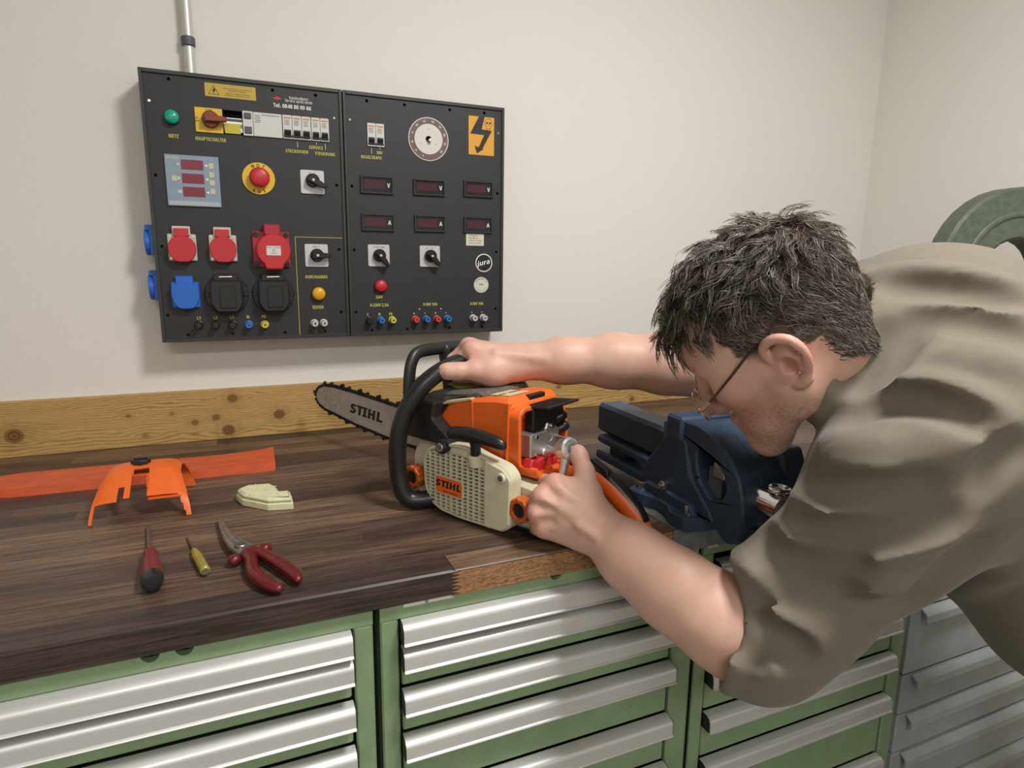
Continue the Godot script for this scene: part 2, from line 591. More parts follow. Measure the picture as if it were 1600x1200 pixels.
func green_cabinet(x0: float, x1: float, tops: Array, bottom: float, label: String, ox0: float, ox1: float, notches := []) -> Node3D:
	var t := thing("drawer_cabinet", label, "cabinet", Vector3(x0, 0, 0), "green drawer cabinets under the worktop")
	var w := x1 - x0
	var a := ox0 - x0
	var b := ox1 - x0
	var zf := 0.776
	var top := 0.8647
	var frame := G.new()
	frame.box(Vector3(0.0006, (top + 0.05) / 2, 0.39), Vector3(0.0012, top - 0.05, 0.76))
	frame.box(Vector3(w - 0.0006, (top + 0.05) / 2, 0.39), Vector3(0.0012, top - 0.05, 0.76))
	frame.box(Vector3(w / 2, (top + 0.05) / 2, 0.012), Vector3(w - 0.003, top - 0.05, 0.002))
	frame.box(Vector3(w / 2, top - 0.001, 0.375), Vector3(w - 0.003, 0.002, 0.725))
	part(t, "carcass", frame.mesh(), M.green)
	for s in [[0.0, a], [b, w]]:
		var g := G.new()
		g.box(Vector3((s[0] + s[1]) / 2, 0.4465, zf - 0.006), Vector3(s[1] - s[0], 0.793, 0.012), 0.0022)
		part(t, "post", g.mesh(), M.green)
	var g := G.new()
	# the rail has round cut-outs in its upper edge where holes were drilled
	var rail := P2([0, 0.8433, w, 0.8433, w, 0.8645])
	for q in notches:
		for i in 13: rail.append(Vector2(q - x0 + cos(-PI * i / 12.0) * 0.010, 0.8645 + sin(-PI * i / 12.0) * 0.0115))
	rail.append(Vector2(0, 0.8645))
	g.xf = at(0, 0, zf - 0.0115)
	g.prism(rail, 0.012)
	part(t, "top_rail", g.mesh(), M.green)
	g = G.new()
	g.box(Vector3(w / 2, 0.025, zf - 0.03), Vector3(w - 0.01, 0.05, 0.02))
	part(t, "plinth", g.mesh(), M.black)
	var hm := handle_mesh(b - a - 0.006)
	var cap := G.new()
	cap.prism(P2([0, -0.001, 0.010, -0.0015, 0.016, -0.004, 0.0195, -0.011, 0.0198, -0.027, 0.0, -0.027]), 0.0016)
	var cap_mesh := cap.mesh()
	for k in tops.size():
		var y1: float = tops[k]
		var y0: float = (tops[k + 1] if k + 1 < tops.size() else bottom) + 0.003
		g = G.new()
		g.box(Vector3(0, (y0 + y1 - 0.012) / 2, -0.004), Vector3(b - a - 0.008, y1 - 0.012 - y0, 0.014), 0.002)
		var d := part(t, "drawer", g.mesh(), M.green, at((a + b) / 2, 0, zf - 0.006))
		part(d, "handle", hm, M.alu, at(0, y1, 0.003), "satin aluminium handle strip along the drawer top")
		for s in [-1.0, 1.0]:
			part(d, "end_cap", cap_mesh, M.black, Transform3D(Basis(Vector3(0, 0, 1), Vector3(0, 1, 0), Vector3(-1, 0, 0)), Vector3(s * (b - a - 0.006) / 2 + (0.0016 if s > 0 else 0.0), y1, 0.003)))
	return t

func cabinets() -> void:
	green_cabinet(-0.884, -0.379, [0.842, 0.78, 0.70, 0.60, 0.48, 0.34, 0.2], 0.055, "green drawer cabinet at the far end, away from the vice and saw", -0.86, -0.403)
	green_cabinet(-0.37, 0.1335, [0.842, 0.805, 0.742, 0.677, 0.578, 0.489, 0.35, 0.21], 0.055, "green drawer cabinet with two half-round holes in its top rail", -0.345, 0.109, [-0.077, -0.111])
	var c := green_cabinet(0.1425, 0.6415, [0.842, 0.804, 0.741, 0.6735, 0.578, 0.488, 0.35, 0.21], 0.055, "green drawer cabinet below the saw with paper scraps stuck under the edge", 0.166, 0.603, [0.391])
	for s in [[0.179, 0.028, 0.005], [0.2145, 0.034, 0.0045]]:
		var g := G.new()
		g.box(Vector3(float(s[0]) - 0.1425 + 0.008, 0.8605, 0.7772), Vector3(s[1], s[2], 0.0006))
		part(c, "paper_strip", g.mesh(), M.paper)
	green_cabinet(0.6505, 1.166, [0.832, 0.745, 0.638, 0.557, 0.466, 0.33, 0.19], 0.055, "green drawer cabinet below the vice", 0.674, 1.133)
	# grey sheet-metal cabinet
	var t := thing("drawer_cabinet", "plain light grey sheet-metal drawer cabinet with scuffed folded grips", "cabinet", Vector3(1.172, 0, 0))
	var g := G.new()
	g.box(Vector3(0.35, 0.457, 0.385), Vector3(0.70, 0.814, 0.75), 0.002)
	part(t, "carcass", g.mesh(), M.grey)
	var tops := [0.80, 0.635, 0.49, 0.40, 0.31, 0.2]
	var hp := G.new()
	hp.xf = Transform3D(Basis(Vector3(0, 0, 1), Vector3(0, 1, 0), Vector3(-1, 0, 0)), Vector3(0.67, 0, 0))
	hp.prism(P2([0, 0, 0.004, 0.0, 0.014, -0.008, 0.0165, -0.011, 0.0175, -0.026, 0.015, -0.030, 0.013, -0.0305, 0.0135, -0.026, 0.012, -0.012, 0.0, -0.003]), 0.64, 0.0004)
	var hmesh := hp.mesh(25)
	var rng := RandomNumberGenerator.new()
	rng.seed = 8
	for k in tops.size():
		var y1: float = tops[k]
		var y0: float = (tops[k + 1] if k + 1 < tops.size() else 0.06)
		g = G.new()
		g.box(Vector3(0.35, (y0 + y1) / 2, 0.768), Vector3(0.688, y1 - y0 - 0.003, 0.016), 0.0015)
		var d := part(t, "drawer", g.mesh(), M.grey)
		part(d, "grip", hmesh, M.grey, at(0, y1 - 0.0015, 0.7755))
		for q in 3:
			var sg := G.new()
			var sx := rng.randf_range(0.06, 0.4)
			sg.xf = Transform3D(Basis(Vector3(1, 0, 0), 0.68), Vector3(sx, y1 - 0.006, 0.7845)) * Transform3D(Basis(Vector3(0, 1, 0), rng.randf_range(-0.7, 0.7)), Vector3.ZERO)
			sg.box(Vector3.ZERO, Vector3(rng.randf_range(0.002, 0.012), 0.0006, rng.randf_range(0.001, 0.006)))
			part(d, "scuff", sg.mesh(), M.scuff)

func conduit() -> void:
	var t := thing("conduit_pipe", "grey metal conduit pipe rising above the control panel", "pipe", Vector3(-0.0525, 1.6, 0.015))
	var g := G.new()
	g.cyl(Vector3(0, 0, 0), Vector3(0, 0.9, 0), 0.0098, 20)
	part(t, "pipe", g.mesh(), M.alu)
	g = G.new()
	g.cyl(Vector3(0, 0.098, 0), Vector3(0, 0.116, 0), 0.0128, 20, 0.002)
	g.box(Vector3(0, 0.107, -0.0125), Vector3(0.016, 0.016, 0.0046), 0.001)
	part(t, "clamp", g.mesh(), mat(hexc("55565a"), 0.5), Transform3D(), "dark grey plastic pipe clamp")

# ---------------------------------------------------------------- control panel on the wall
const K := 0.8857
const FZ := 0.0855

func k3(x: float, y: float, z := FZ) -> Vector3:
	return Vector3(x, y, z) * K

func kp(parent: Node3D, called: String, shape: PackedVector2Array, pos: Vector3, d: float, m: Material, bev := 0.0, label := "") -> MeshInstance3D:
	var q := PackedVector2Array()
	for w in shape: q.append(w * K)
	var g := G.new()
	g.prism(q, d * K, bev * K, false)
	return part(parent, called, g.mesh(), m, Transform3D(Basis(), pos * K), label)

func ktext(parent: Node3D, s: String, x0: float, x1: float, y: float, h: float, m: Material, z := FZ, bold := true) -> void:
	# lettering that fills the width x0..x1
	var o := lettering(parent, s, h * K, k3((x0 + x1) / 2, y, z + 0.0002), m, Basis(), 1.0, bold)
	var w: float = (o.mesh as TextMesh).get_aabb().size.x
	var sq := (x1 - x0) * K / maxf(w, 0.001)
	o.transform.basis = Basis.from_scale(Vector3(sq, 1, 1))

func kcyl(parent: Node3D, called: String, x: float, y: float, r: float, z0: float, z1: float, m: Material, bev := 0.0, n := 24) -> MeshInstance3D:
	var g := G.new()
	g.cyl(Vector3(0, 0, z0) * K, Vector3(0, 0, z1) * K, r * K, n, bev * K)
	return part(parent, called, g.mesh(), m, at(x * K, y * K, 0))

func dome(parent: Node3D, called: String, x: float, y: float, r: float, m: Material, label: String) -> void:
	var ring := kcyl(parent, "bezel", x, y, r * 1.12, FZ, FZ + 0.004, M.bezel, 0.001)
	var g := G.new()
	g.xf = Transform3D(Basis(Vector3(1, 0, 0), PI / 2), k3(0, 0, FZ + 0.003))
	g.lathe([Vector2(r, 0), Vector2(r, 0.007), Vector2(r * 0.96, 0.0095), Vector2(r * 0.8, 0.0118), Vector2(r * 0.5, 0.0138), Vector2(r * 0.2, 0.0145), Vector2(0.0005, 0.0146)].map(func(q): return q * K), 28)
	part(parent, called, g.mesh(), m, at(x * K, y * K, 0), label)

func switch48(parent: Node3D, px: float, py: float, kx: float, ky: float, tx: float, ty: float, legend: String) -> void:
	# face plate, round base and a pointer grip that turns about (kx, ky) towards (tx, ty)
	var pl := kp(parent, "switch_plate", G.rect(0.0535, 0.0535, 0.004), Vector3(px, py, FZ), 0.003, M.plate, 0.0006, "silver square switch plate")
	lettering(pl, legend, 0.0034 * K, Vector3(0, 0.0205, 0.0033) * K, M.ink, Basis(), 1.0, false, 0.0003)
	kcyl(parent, "switch_base", kx, ky, 0.0155, FZ + 0.003, FZ + 0.014, M.knob, 0.0018)
	var d := Vector2(tx - kx, ty - ky)
	var L := d.length() + 0.004
	var g := G.new()
	var q := PackedVector2Array()
	for w in G.round_poly(P2([-0.012, -0.0075, L * 0.6, -0.0062, L, -0.0035, L, 0.0035, L * 0.6, 0.0062, -0.012, 0.0075]), 0.003, 3): q.append(w * K)
	g.xf = Transform3D(Basis(Vector3(0, 0, 1), d.angle()), k3(0, 0, FZ + 0.012))
	g.prism(q, 0.014 * K, 0.0016 * K)
	var h := part(parent, "switch_grip", g.mesh(), M.knob, at(kx * K, ky * K, 0))
	g = G.new()
	g.cyl(k3(0, 0, FZ + 0.026), k3(0, 0, FZ + 0.0268), 0.003 * K, 14)
	part(h, "pin", g.mesh(), M.plate)

func jack(parent: Node3D, x: float, y: float, m: Material) -> void:
	var g := G.new()
	g.xf = Transform3D(Basis(Vector3(1, 0, 0), PI / 2), k3(0, 0, FZ))
	g.lathe([Vector2(0.0095, 0), Vector2(0.0095, 0.004), Vector2(0.0078, 0.005), Vector2(0.0078, 0.020), Vector2(0.0068, 0.0215), Vector2(0.0026, 0.0215), Vector2(0.0026, 0.012), Vector2(0.0001, 0.012)].map(func(q): return q * K), 18)
	var o := part(parent, "jack", g.mesh(), m, at(x * K, y * K, 0))
	g = G.new()
	g.cyl(k3(0, 0, FZ + 0.0118), k3(0, 0, FZ + 0.0125), 0.0024 * K, 10)
	part(o, "contact", g.mesh(), M.brass)

func breaker(parent: Node3D, x0: float, x1: float, y0: float, y1: float, poles: int, linked: bool) -> void:
	var w := (x1 - x0) / poles
	for k in poles:
		var cx := x0 + w * (k + 0.5)
		var cy := (y0 + y1) / 2
		var b := kp(parent, "breaker", G.rect(w - 0.0008, y1 - y0, 0.001, 1), Vector3(cx, cy, FZ - 0.002), 0.006, M.breaker, 0.0006, "light grey circuit breaker")
		var g := G.new()
		g.box(Vector3(0, 0.0195, 0.0062) * K, Vector3(w * 0.7, 0.003, 0.0004) * K)
		part(b, "printed_mark", g.mesh(), M.orange_print)
		for j in 4:
			g = G.new()
			g.box(Vector3(-0.001, 0.014 - j * 0.003, 0.0062) * K, Vector3(w * (0.55 - 0.12 * (j % 2)), 0.0008, 0.0003) * K)
			part(b, "print_line", g.mesh(), M.ink)
		g = G.new()
		g.box(Vector3(0, -0.0145, 0.006) * K, Vector3(w * 0.72, 0.018, 0.0008) * K)
		part(b, "lever_slot", g.mesh(), M.grey_dark)
		g = G.new()
		g.xf = Transform3D(Basis(Vector3(1, 0, 0), 0.35), Vector3.ZERO)
		g.box(Vector3(0, -0.009, 0.010) * K, Vector3(w * 0.62, 0.009, 0.012) * K, 0.0006)
		part(b, "lever", g.mesh(), M.black)
	var g := G.new()
	g.box(Vector3((x0 + x1) / 2, y0 + 0.006, FZ + 0.005) * K, Vector3(x1 - x0 - 0.004, 0.0035, 0.004) * K, 0.0005)
	part(parent, "tie_bar", g.mesh(), M.black)

func cee_small(parent: Node3D, x: float, y: float, lid: Material) -> void:
	var pl := kp(parent, "socket_plate", G.rect(0.057, 0.058, 0.003), Vector3(x, y, FZ), 0.006, M.cream_plastic, 0.001, "cream socket plate")
	for s in [[-1, -1], [1, -1], [-1, 1], [1, 1]]:
		var g := G.new()
		g.cyl(Vector3(s[0] * 0.023, s[1] * 0.0235, 0.0055) * K, Vector3(s[0] * 0.023, s[1] * 0.0235, 0.0072) * K, 0.0028 * K, 10)
		part(pl, "screw", g.mesh(), M.steel)
	kp(parent, "hinge_frame", G.rect(0.036, 0.020, 0.002), Vector3(x, y + 0.036, FZ), 0.010, M.cream_plastic, 0.001)
	kp(parent, "lid_hinge", G.rect(0.029, 0.017, 0.001), Vector3(x, y + 0.0325, FZ + 0.006), 0.009, lid, 0.001)
	var p := P2([0.0275, 0.004, 0.026, 0.013, 0.020, 0.0215, 0.010, 0.027, 0.0, 0.0285, -0.010, 0.027, -0.020, 0.0215, -0.026, 0.013, -0.0275, 0.004, -0.0275, -0.004, -0.025, -0.014, -0.018, -0.024, -0.012, -0.0285, 0.012, -0.0285, 0.018, -0.024, 0.025, -0.014, 0.0275, -0.004])
	kp(parent, "lid", G.smooth_poly(p, 1), Vector3(x, y - 0.003, FZ + 0.006), 0.016, lid, 0.0015, "coloured round socket lid")

func schuko_black(parent: Node3D, x: float, y: float) -> void:
	var b := kcyl(parent, "socket_base", x, y, 0.0465, FZ, FZ + 0.006, M.gloss_black, 0.0015, 40)
	kp(parent, "socket_lid", G.round_poly(P2([-0.034, 0.030, -0.030, 0.034, 0.030, 0.034, 0.034, 0.030, 0.0355, -0.020, 0.022, -0.040, -0.022, -0.040, -0.0355, -0.020]), 0.005, 3), Vector3(x, y - 0.001, FZ + 0.006), 0.026, M.gloss_black, 0.004, "black flap lid")
	kp(parent, "lid_ridge", G.rect(0.034, 0.05, 0.002), Vector3(x + 0.002, y - 0.006, FZ + 0.031), 0.003, M.gloss_black, 0.0015)
	kp(parent, "hinge_block", G.rect(0.05, 0.014, 0.002), Vector3(x, y + 0.0385, FZ + 0.006), 0.016, M.gloss_black, 0.0015)
	var g := G.new()
	g.cyl(Vector3(-0.0135, 0.0395, FZ + 0.0215) * K, Vector3(0.0135, 0.0395, FZ + 0.0215) * K, 0.0035 * K, 12)
	part(parent, "hinge_spring", g.mesh(), M.steel, at(x * K, y * K, 0))
	for s in [-1, 1]:
		kcyl(parent, "screw", x + s * 0.0405, y - 0.001, 0.0055, FZ + 0.006, FZ + 0.009, M.knob, 0.001, 14)

func meter(parent: Node3D, x0: float, x1: float, y0: float, y1: float, unit: String, bright: Material) -> void:
	var cx := (x0 + x1) / 2
	var cy := (y0 + y1) / 2
	var w := x1 - x0
	var h := y1 - y0
	# frame of four strips round a recessed red window
	var g := G.new()
	for s in [-1, 1]:
		g.box(Vector3(0, s * (h / 2 - 0.002), FZ + 0.003) * K, Vector3(w, 0.004, 0.006) * K, 0.0006)
		g.box(Vector3(s * (w / 2 - 0.002), 0, FZ + 0.003) * K, Vector3(0.004, h - 0.006, 0.006) * K, 0.0006)
	var f := part(parent, "meter_frame", g.mesh(), M.bezel, at(cx * K, cy * K, 0), "black frame of a digital panel meter")
	g = G.new()
	g.box(Vector3(0, 0, FZ + 0.001) * K, Vector3(w - 0.007, h - 0.007, 0.002) * K)
	part(f, "front_pane", g.mesh(), M.smoke)
	g = G.new()
	g.box(Vector3(-0.006, 0.001, FZ + 0.0022) * K, Vector3(w - 0.028, h - 0.022, 0.0006) * K)
	part(f, "display_window", g.mesh(), bright)
	lettering(f, unit, 0.0105 * K, k3(w / 2 - 0.0115, 0.0, FZ + 0.0022), M.white_print, Basis(), 0.85, true)

# a slab with round holes (x, y, radius, depth) and square ones (x, y, width, height, depth) sunk into its front
func drilled(parent: Node3D, c: Vector3, s: Vector3, round_holes: Array, square_holes: Array, m: Material) -> void:
	var root := CSGBox3D.new()
	root.size = s
	root.position = c
	root.name = "front_panel"
	root.material = m
	for h in round_holes:
		var k := CSGCylinder3D.new()
		k.name = "drill_hole"
		k.operation = CSGShape3D.OPERATION_SUBTRACTION
		k.radius = h[2] * K
		k.height = h[3] * 2.0 * K
		k.sides = 14
		k.material = m
		k.rotation = Vector3(PI / 2, 0, 0)
		k.position = Vector3(h[0] * K, h[1] * K, c.z + s.z / 2) - c
		root.add_child(k, true)
	for h in square_holes:
		var k := CSGBox3D.new()
		k.name = "cut_out"
		k.operation = CSGShape3D.OPERATION_SUBTRACTION
		k.size = Vector3(h[2], h[3], h[4] * 2.0) * K
		k.material = m
		k.position = Vector3(h[0] * K, h[1] * K, c.z + s.z / 2) - c
		root.add_child(k, true)
	parent.add_child(root, true)

func panel_box(x0: float, x1: float, label: String, round_holes: Array, square_holes: Array) -> Node3D:
	var t := thing("control_panel", label, "control panel", Vector3(-0.1382, 1.1248, 0), "", Basis())
	var H := 0.577
	var g := G.new()
	var mid := k3((x0 + x1) / 2, H / 2, FZ / 2)
	drilled(t, mid, Vector3(x1 - x0 - 0.002, H - 0.002, FZ) * K, round_holes, square_holes, M.panel)
	for s in [[x0 + 0.0035, H / 2, 0.007, H], [x1 - 0.0035, H / 2, 0.007, H], [(x0 + x1) / 2, H - 0.004, x1 - x0 - 0.014, 0.008], [(x0 + x1) / 2, 0.004, x1 - x0 - 0.014, 0.008]]:
		g = G.new()
		g.box(k3(s[0], s[1], 0.0446 + 0.0003), Vector3(s[2], s[3], 0.0892) * K, 0.0008)
		part(t, "frame_strip", g.mesh(), M.frame)
	return t

func arc_text(parent: Node3D, s: String, x: float, y: float, r: float, a0: float, a1: float, h: float, m: Material, z: float, inward := false) -> void:
	for i in s.length():
		var a := deg_to_rad(lerpf(a0, a1, float(i) / maxf(1, s.length() - 1)))
		var b := Basis(Vector3(0, 0, 1), a - PI / 2 if not inward else a + PI / 2)
		lettering(parent, s[i], h * K, k3(x + cos(a) * r, y + sin(a) * r, z), m, b, 0.9, true)

func panels() -> void:
	var rough := tex(streak_image(101, 256, 256, [[30.0, 30.0, 0.5], [120.0, 120.0, 0.5]], 0.78, 1.0))
	M.panel = tri(mat(hexc("2f2f30"), 0.55), Vector3.ONE * 5.0)
	M.panel.albedo_texture = rough
	M.frame = tri(mat(hexc("3a3a39"), 0.45), Vector3.ONE * 5.0)
	M.frame.albedo_texture = rough
	M.bezel = mat(hexc("2e2f31"), 0.4)
	M.plate = mat(hexc("c9cacb"), 0.4, 0.15)
	M.brass = mat(hexc("8d7440"), 0.4, 0.9)
	M.knob = mat(hexc("1c1c1d"), 0.35)
	M.ink = mat(hexc("33332f"), 0.8)
	M.breaker = mat(hexc("cfcfca"), 0.5)
	M.grey_dark = mat(hexc("55575a"), 0.6)
	M.orange_print = mat(hexc("cf8650"), 0.7)
	M.cream_plastic = mat(hexc("c6c3b6"), 0.45)
	M.gloss_black = mat(hexc("202022"), 0.32)
	M.smoke = mat(hexc("26262a"), 0.12)
	M.disp = mat(hexc("4a2a35"), 0.15)
	M.disp_red = mat(hexc("7c2438"), 0.25)
	M.white_print = mat(hexc("e8e8e4"), 0.7)
	M.yellow_print = mat(hexc("c9c158"), 0.7)
	M.red = mat(hexc("c02a32"), 0.4)
	M.red_dark = mat(hexc("a8243a"), 0.38)
	M.blue = mat(hexc("2766c4"), 0.4)
	M.yellow = mat(hexc("e5b92f"), 0.5)
	M.label_yellow = mat(hexc("c2a443"), 0.6)
	var holes := []
	for s in [[0.056, 0.560], [0.263, 0.560], [0.356, 0.559], [0.016, 0.362], [0.396, 0.362], [0.016, 0.212], [0.0155, 0.061], [0.053, 0.0155], [0.147, 0.0155], [0.262, 0.0145], [0.355, 0.0145], [0.396, 0.212], [0.395, 0.0605]]: holes.append([s[0], s[1], 0.0037, 0.012])
	var t := panel_box(0.0, 0.4145, "left unit of the black wall control panel with coloured sockets", holes, [[0.177, 0.4835, 0.040, 0.051, 0.04]])
	# --- warning plate
	var w := kp(t, "warning_plate", G.rect(0.103, 0.0275, 0.002), Vector3(0.176, 0.5475, FZ), 0.0008, M.label_yellow)
	var g := G.new()
	g.tube(PackedVector3Array([Vector3(-0.034, 0.009, 0.001) * K, Vector3(-0.0445, -0.009, 0.001) * K, Vector3(-0.0235, -0.009, 0.001) * K]), 0.0006, 6, 1.0, false, Vector3(0, 0, 1), true)
	part(w, "triangle_mark", g.mesh(), M.ink)
	g = G.new()
	g.prism(P2([0.0005, 0.005, -0.0025, -0.0005, -0.0003, 0.0, -0.001, -0.006, 0.0025, 0.001, 0.0002, 0.0005, 0.002, 0.005]), 0.0004)
	part(w, "flash_mark", g.mesh(), M.ink, at(-0.034 * K, -0.002 * K, 0.0007))
	for s in [[0.0055, "VOR DEM ÖFFNEN DES GEHÄUSES"], [0.0015, "NETZSTECKER ZIEHEN"], [-0.0045, "AVANT D'OUVRIR LE BOÎTIER"], [-0.0085, "RETIRER LA FICHE DU SECTEUR"]]:
		lettering(w, s[1], 0.0021, Vector3(0.014, s[0], 0.0008) * K, M.ink, Basis(), 1.15, false, 0.0003)
	# --- supplier lettering
	ktext(t, "Kundendienst", 0.298, 0.339, 0.548, 0.0062, M.white_print, FZ, false)
	ktext(t, "Service après vente", 0.289, 0.348, 0.5415, 0.0062, M.white_print, FZ, false)
	ktext(t, "Tel. 0848 88 00 66", 0.263, 0.345, 0.529, 0.0085, M.white_print)
	kp(t, "red_logo", G.smooth_poly(P2([-0.012, 0, -0.004, 0.002, 0.0, 0.006, 0.004, 0.002, 0.012, 0, 0.0, -0.003]), 1), Vector3(0.272, 0.5435, FZ), 0.0006, M.red)
	# --- NETZ lamp, main switch
	M.green_lens = mat(hexc("1fa58b"), 0.25)
	dome(t, "indicator_lens", 0.0565, 0.483, 0.0142, M.green_lens, "turquoise indicator lens")
	ktext(t, "NETZ", 0.047, 0.066, 0.4455, 0.0075, M.yellow_print)
	var y := kp(t, "main_switch_plate", G.rect(0.0545, 0.051, 0.001), Vector3(0.1285, 0.4835, FZ), 0.003, M.yellow, 0.0005, "yellow main switch plate")
	lettering(y, "I ON", 0.0045 * K, Vector3(0.001, 0.0205, 0.0032) * K, M.ink, Basis(), 1.0, true, 0.0003)
	lettering(y, "O\nOFF", 0.0038 * K, Vector3(-0.0235, 0.0, 0.0032) * K, M.ink, Basis(), 1.0, true, 0.0003)
	M.brown_red = mat(hexc("7e3322"), 0.4)
	kcyl(t, "switch_base", 0.132, 0.4845, 0.0175, FZ + 0.003, FZ + 0.014, M.brown_red, 0.002)
	g = G.new()
	var q := PackedVector2Array()
	for e in G.round_poly(P2([-0.012, -0.007, 0.022, -0.006, 0.032, -0.0045, 0.032, 0.0045, 0.022, 0.006, -0.012, 0.007]), 0.002, 2): q.append(e * K)
	g.xf = at(0, 0, (FZ + 0.013) * K)
	g.prism(q, 0.014 * K, 0.0015)
	part(t, "switch_grip", g.mesh(), M.brown_red, at(0.132 * K, 0.4845 * K, 0))
	ktext(t, "HAUPTSCHALTER", 0.099, 0.160, 0.4445, 0.0075, M.yellow_print)
	kp(t, "yellow_tag", G.rect(0.032, 0.021, 0.001), Vector3(0.1755, 0.471, FZ - 0.004), 0.002, mat(hexc("c9bd3e"), 0.6))
	kp(t, "din_rail", G.rect(0.039, 0.030), Vector3(0.177, 0.4835, FZ - 0.034), 0.004, M.steel)
	kp(t, "wire_duct", G.rect(0.039, 0.005), Vector3(0.177, 0.489, FZ - 0.006), 0.006, M.grey_dark)
	# --- residual current breaker, blank, breakers
	var rc := kp(t, "residual_current_switch", G.rect(0.021, 0.052, 0.001, 1), Vector3(0.2075, 0.4838, FZ - 0.002), 0.007, M.breaker, 0.0006)
	for s in [[0.016, 0.012], [-0.014, 0.014]]:
		g = G.new()
		g.box(Vector3(0, s[0], 0.008) * K, Vector3(0.0145, s[1], 0.005) * K, 0.0008)
		part(rc, "lever", g.mesh(), M.grey_dark)
	var bl := kp(t, "blank_module", G.rect(0.0605, 0.051, 0.001, 1), Vector3(0.249, 0.4838, FZ - 0.002), 0.006, M.breaker, 0.0006)
	for j in 5:
		g = G.new()
		g.box(Vector3(-0.022 + 0.002 * (j % 2), 0.019 - j * 0.0036, 0.0062) * K, Vector3(0.011, 0.0009, 0.0003) * K)
		part(bl, "print_line", g.mesh(), M.ink)
	lettering(bl, "FI-Schutzschalter 25A", 0.0028 * K, Vector3(0.006, 0.0205, 0.0062) * K, M.ink, Basis(), 1.0, false, 0.0003)
	breaker(t, 0.2805, 0.3425, 0.4583, 0.5095, 3, true)
	breaker(t, 0.343, 0.383, 0.4583, 0.5095, 2, true)
	ktext(t, "STECKDOSEN", 0.285, 0.334, 0.4325, 0.0072, M.yellow_print)
	ktext(t, "SERVICE", 0.337, 0.368, 0.444, 0.0072, M.yellow_print)
	ktext(t, "STEUERUNG", 0.350, 0.395, 0.4315, 0.0072, M.yellow_print)
	for s in [[0.3115, 0.4475, 0.012], [0.3535, 0.4535, 0.006], [0.3735, 0.4475, 0.014]]:
		kp(t, "pointer_line", G.rect(0.0009, s[2]), Vector3(s[0], s[1], FZ), 0.0005, M.white_print)
	# --- multi meter with three windows
	M.meter_blue = mat(hexc("8698a8"), 0.4)
	M.meter_pale = mat(hexc("a9b6c0"), 0.5)
	M.cream = mat(hexc("c8c4a0"), 0.6)
	var mm := kp(t, "multi_meter", G.rect(0.1065, 0.1075, 0.001, 1), Vector3(0.0885, 0.3535, FZ), 0.005, M.meter_blue, 0.0006, "blue-grey three-window power meter")
	for s in [[0.034, 0], [0.005, 1], [-0.023, 2]]:
		g = G.new()
		g.box(Vector3(0.0, s[0], 0.0052) * K, Vector3(0.0435, 0.0205, 0.0008) * K)
		part(mm, "display_window", g.mesh(), M.disp_red)
		lettering(mm, ["V", "A", "W"][s[1]], 0.0065 * K, Vector3(-0.0275, s[0], 0.0052) * K, M.white_print, Basis(), 1.0, true)
		g = G.new()
		g.prism(P2([0.0, -0.003, 0.0055, 0.0, 0.0, 0.003]), 0.0003)
		part(mm, "arrow_mark", g.mesh(), M.white_print, Transform3D(Basis(Vector3(0, 0, 1), PI), Vector3(0.030, s[0], 0.0052) * K))
	for s in [[0.0375, 0.034], [0.0375, 0.015], [0.0375, -0.002], [0.0375, -0.02], [-0.0365, 0.004]]:
		g = G.new()
		g.box(Vector3(s[0], s[1], 0.0054) * K, Vector3(0.010, 0.0115, 0.001) * K, 0.0002)
		part(mm, "key", g.mesh(), M.cream)
	g = G.new()
	g.box(Vector3(0, -0.0475, 0.0052) * K, Vector3(0.1, 0.009, 0.0006) * K)
	part(mm, "foot_strip", g.mesh(), M.meter_pale)
	lettering(mm, "mdm", 0.0065 * K, Vector3(-0.037, 0.0475, 0.0052) * K, M.cream, Basis(), 1.2, true)
	lettering(mm, "MULTI-DATA-METER", 0.0048 * K, Vector3(0.012, 0.0465, 0.0052) * K, M.meter_pale, Basis(), 1.0, false)
	lettering(mm, "GOSSEN-METRA", 0.0042 * K, Vector3(-0.012, -0.0475, 0.0056) * K, M.cream, Basis(), 1.1, true)
	# --- emergency stop
	kcyl(t, "emergency_disc", 0.223, 0.367, 0.035, FZ, FZ + 0.003, M.yellow, 0.0006, 40)
	arc_text(t, "NOT", 0.223, 0.367, 0.0285, 113, 67, 0.0075, M.ink, FZ + 0.0032)
	arc_text(t, "AUS", 0.223, 0.367, 0.0285, 247, 293, 0.0075, M.ink, FZ + 0.0032, true)
	g = G.new()
	g.xf = Transform3D(Basis(Vector3(1, 0, 0), PI / 2), k3(0, 0, FZ + 0.003))
	g.lathe([Vector2(0.013, 0), Vector2(0.013, 0.008), Vector2(0.0205, 0.010), Vector2(0.0218, 0.013), Vector2(0.021, 0.017), Vector2(0.018, 0.020), Vector2(0.011, 0.0222), Vector2(0.0002, 0.0228)].map(func(e): return e * K), 32)
	part(t, "emergency_button", g.mesh(), M.red, at(0.2245 * K, 0.3685 * K, 0), "red mushroom button")
	switch48(t, 0.3405, 0.366, 0.3405, 0.369, 0.366, 0.355, "O        I")
	# --- sockets
	cee_small(t, 0.0562, 0.2105, M.red)
	cee_small(t, 0.1388, 0.2105, M.red)
	var pl := kp(t, "socket_plate", G.rect(0.081, 0.081, 0.004), Vector3(0.2415, 0.2095, FZ), 0.008, M.red_dark, 0.0012, "dark red square socket plate")
	for s in [[-1, -1], [1, -1], [-1, 1], [1, 1]]:
		g = G.new()
		g.cyl(Vector3(s[0] * 0.033, s[1] * 0.033, 0.007) * K, Vector3(s[0] * 0.033, s[1] * 0.033, 0.011) * K, 0.006 * K, 14, 0.0005)
		part(pl, "screw_cap", g.mesh(), M.knob)
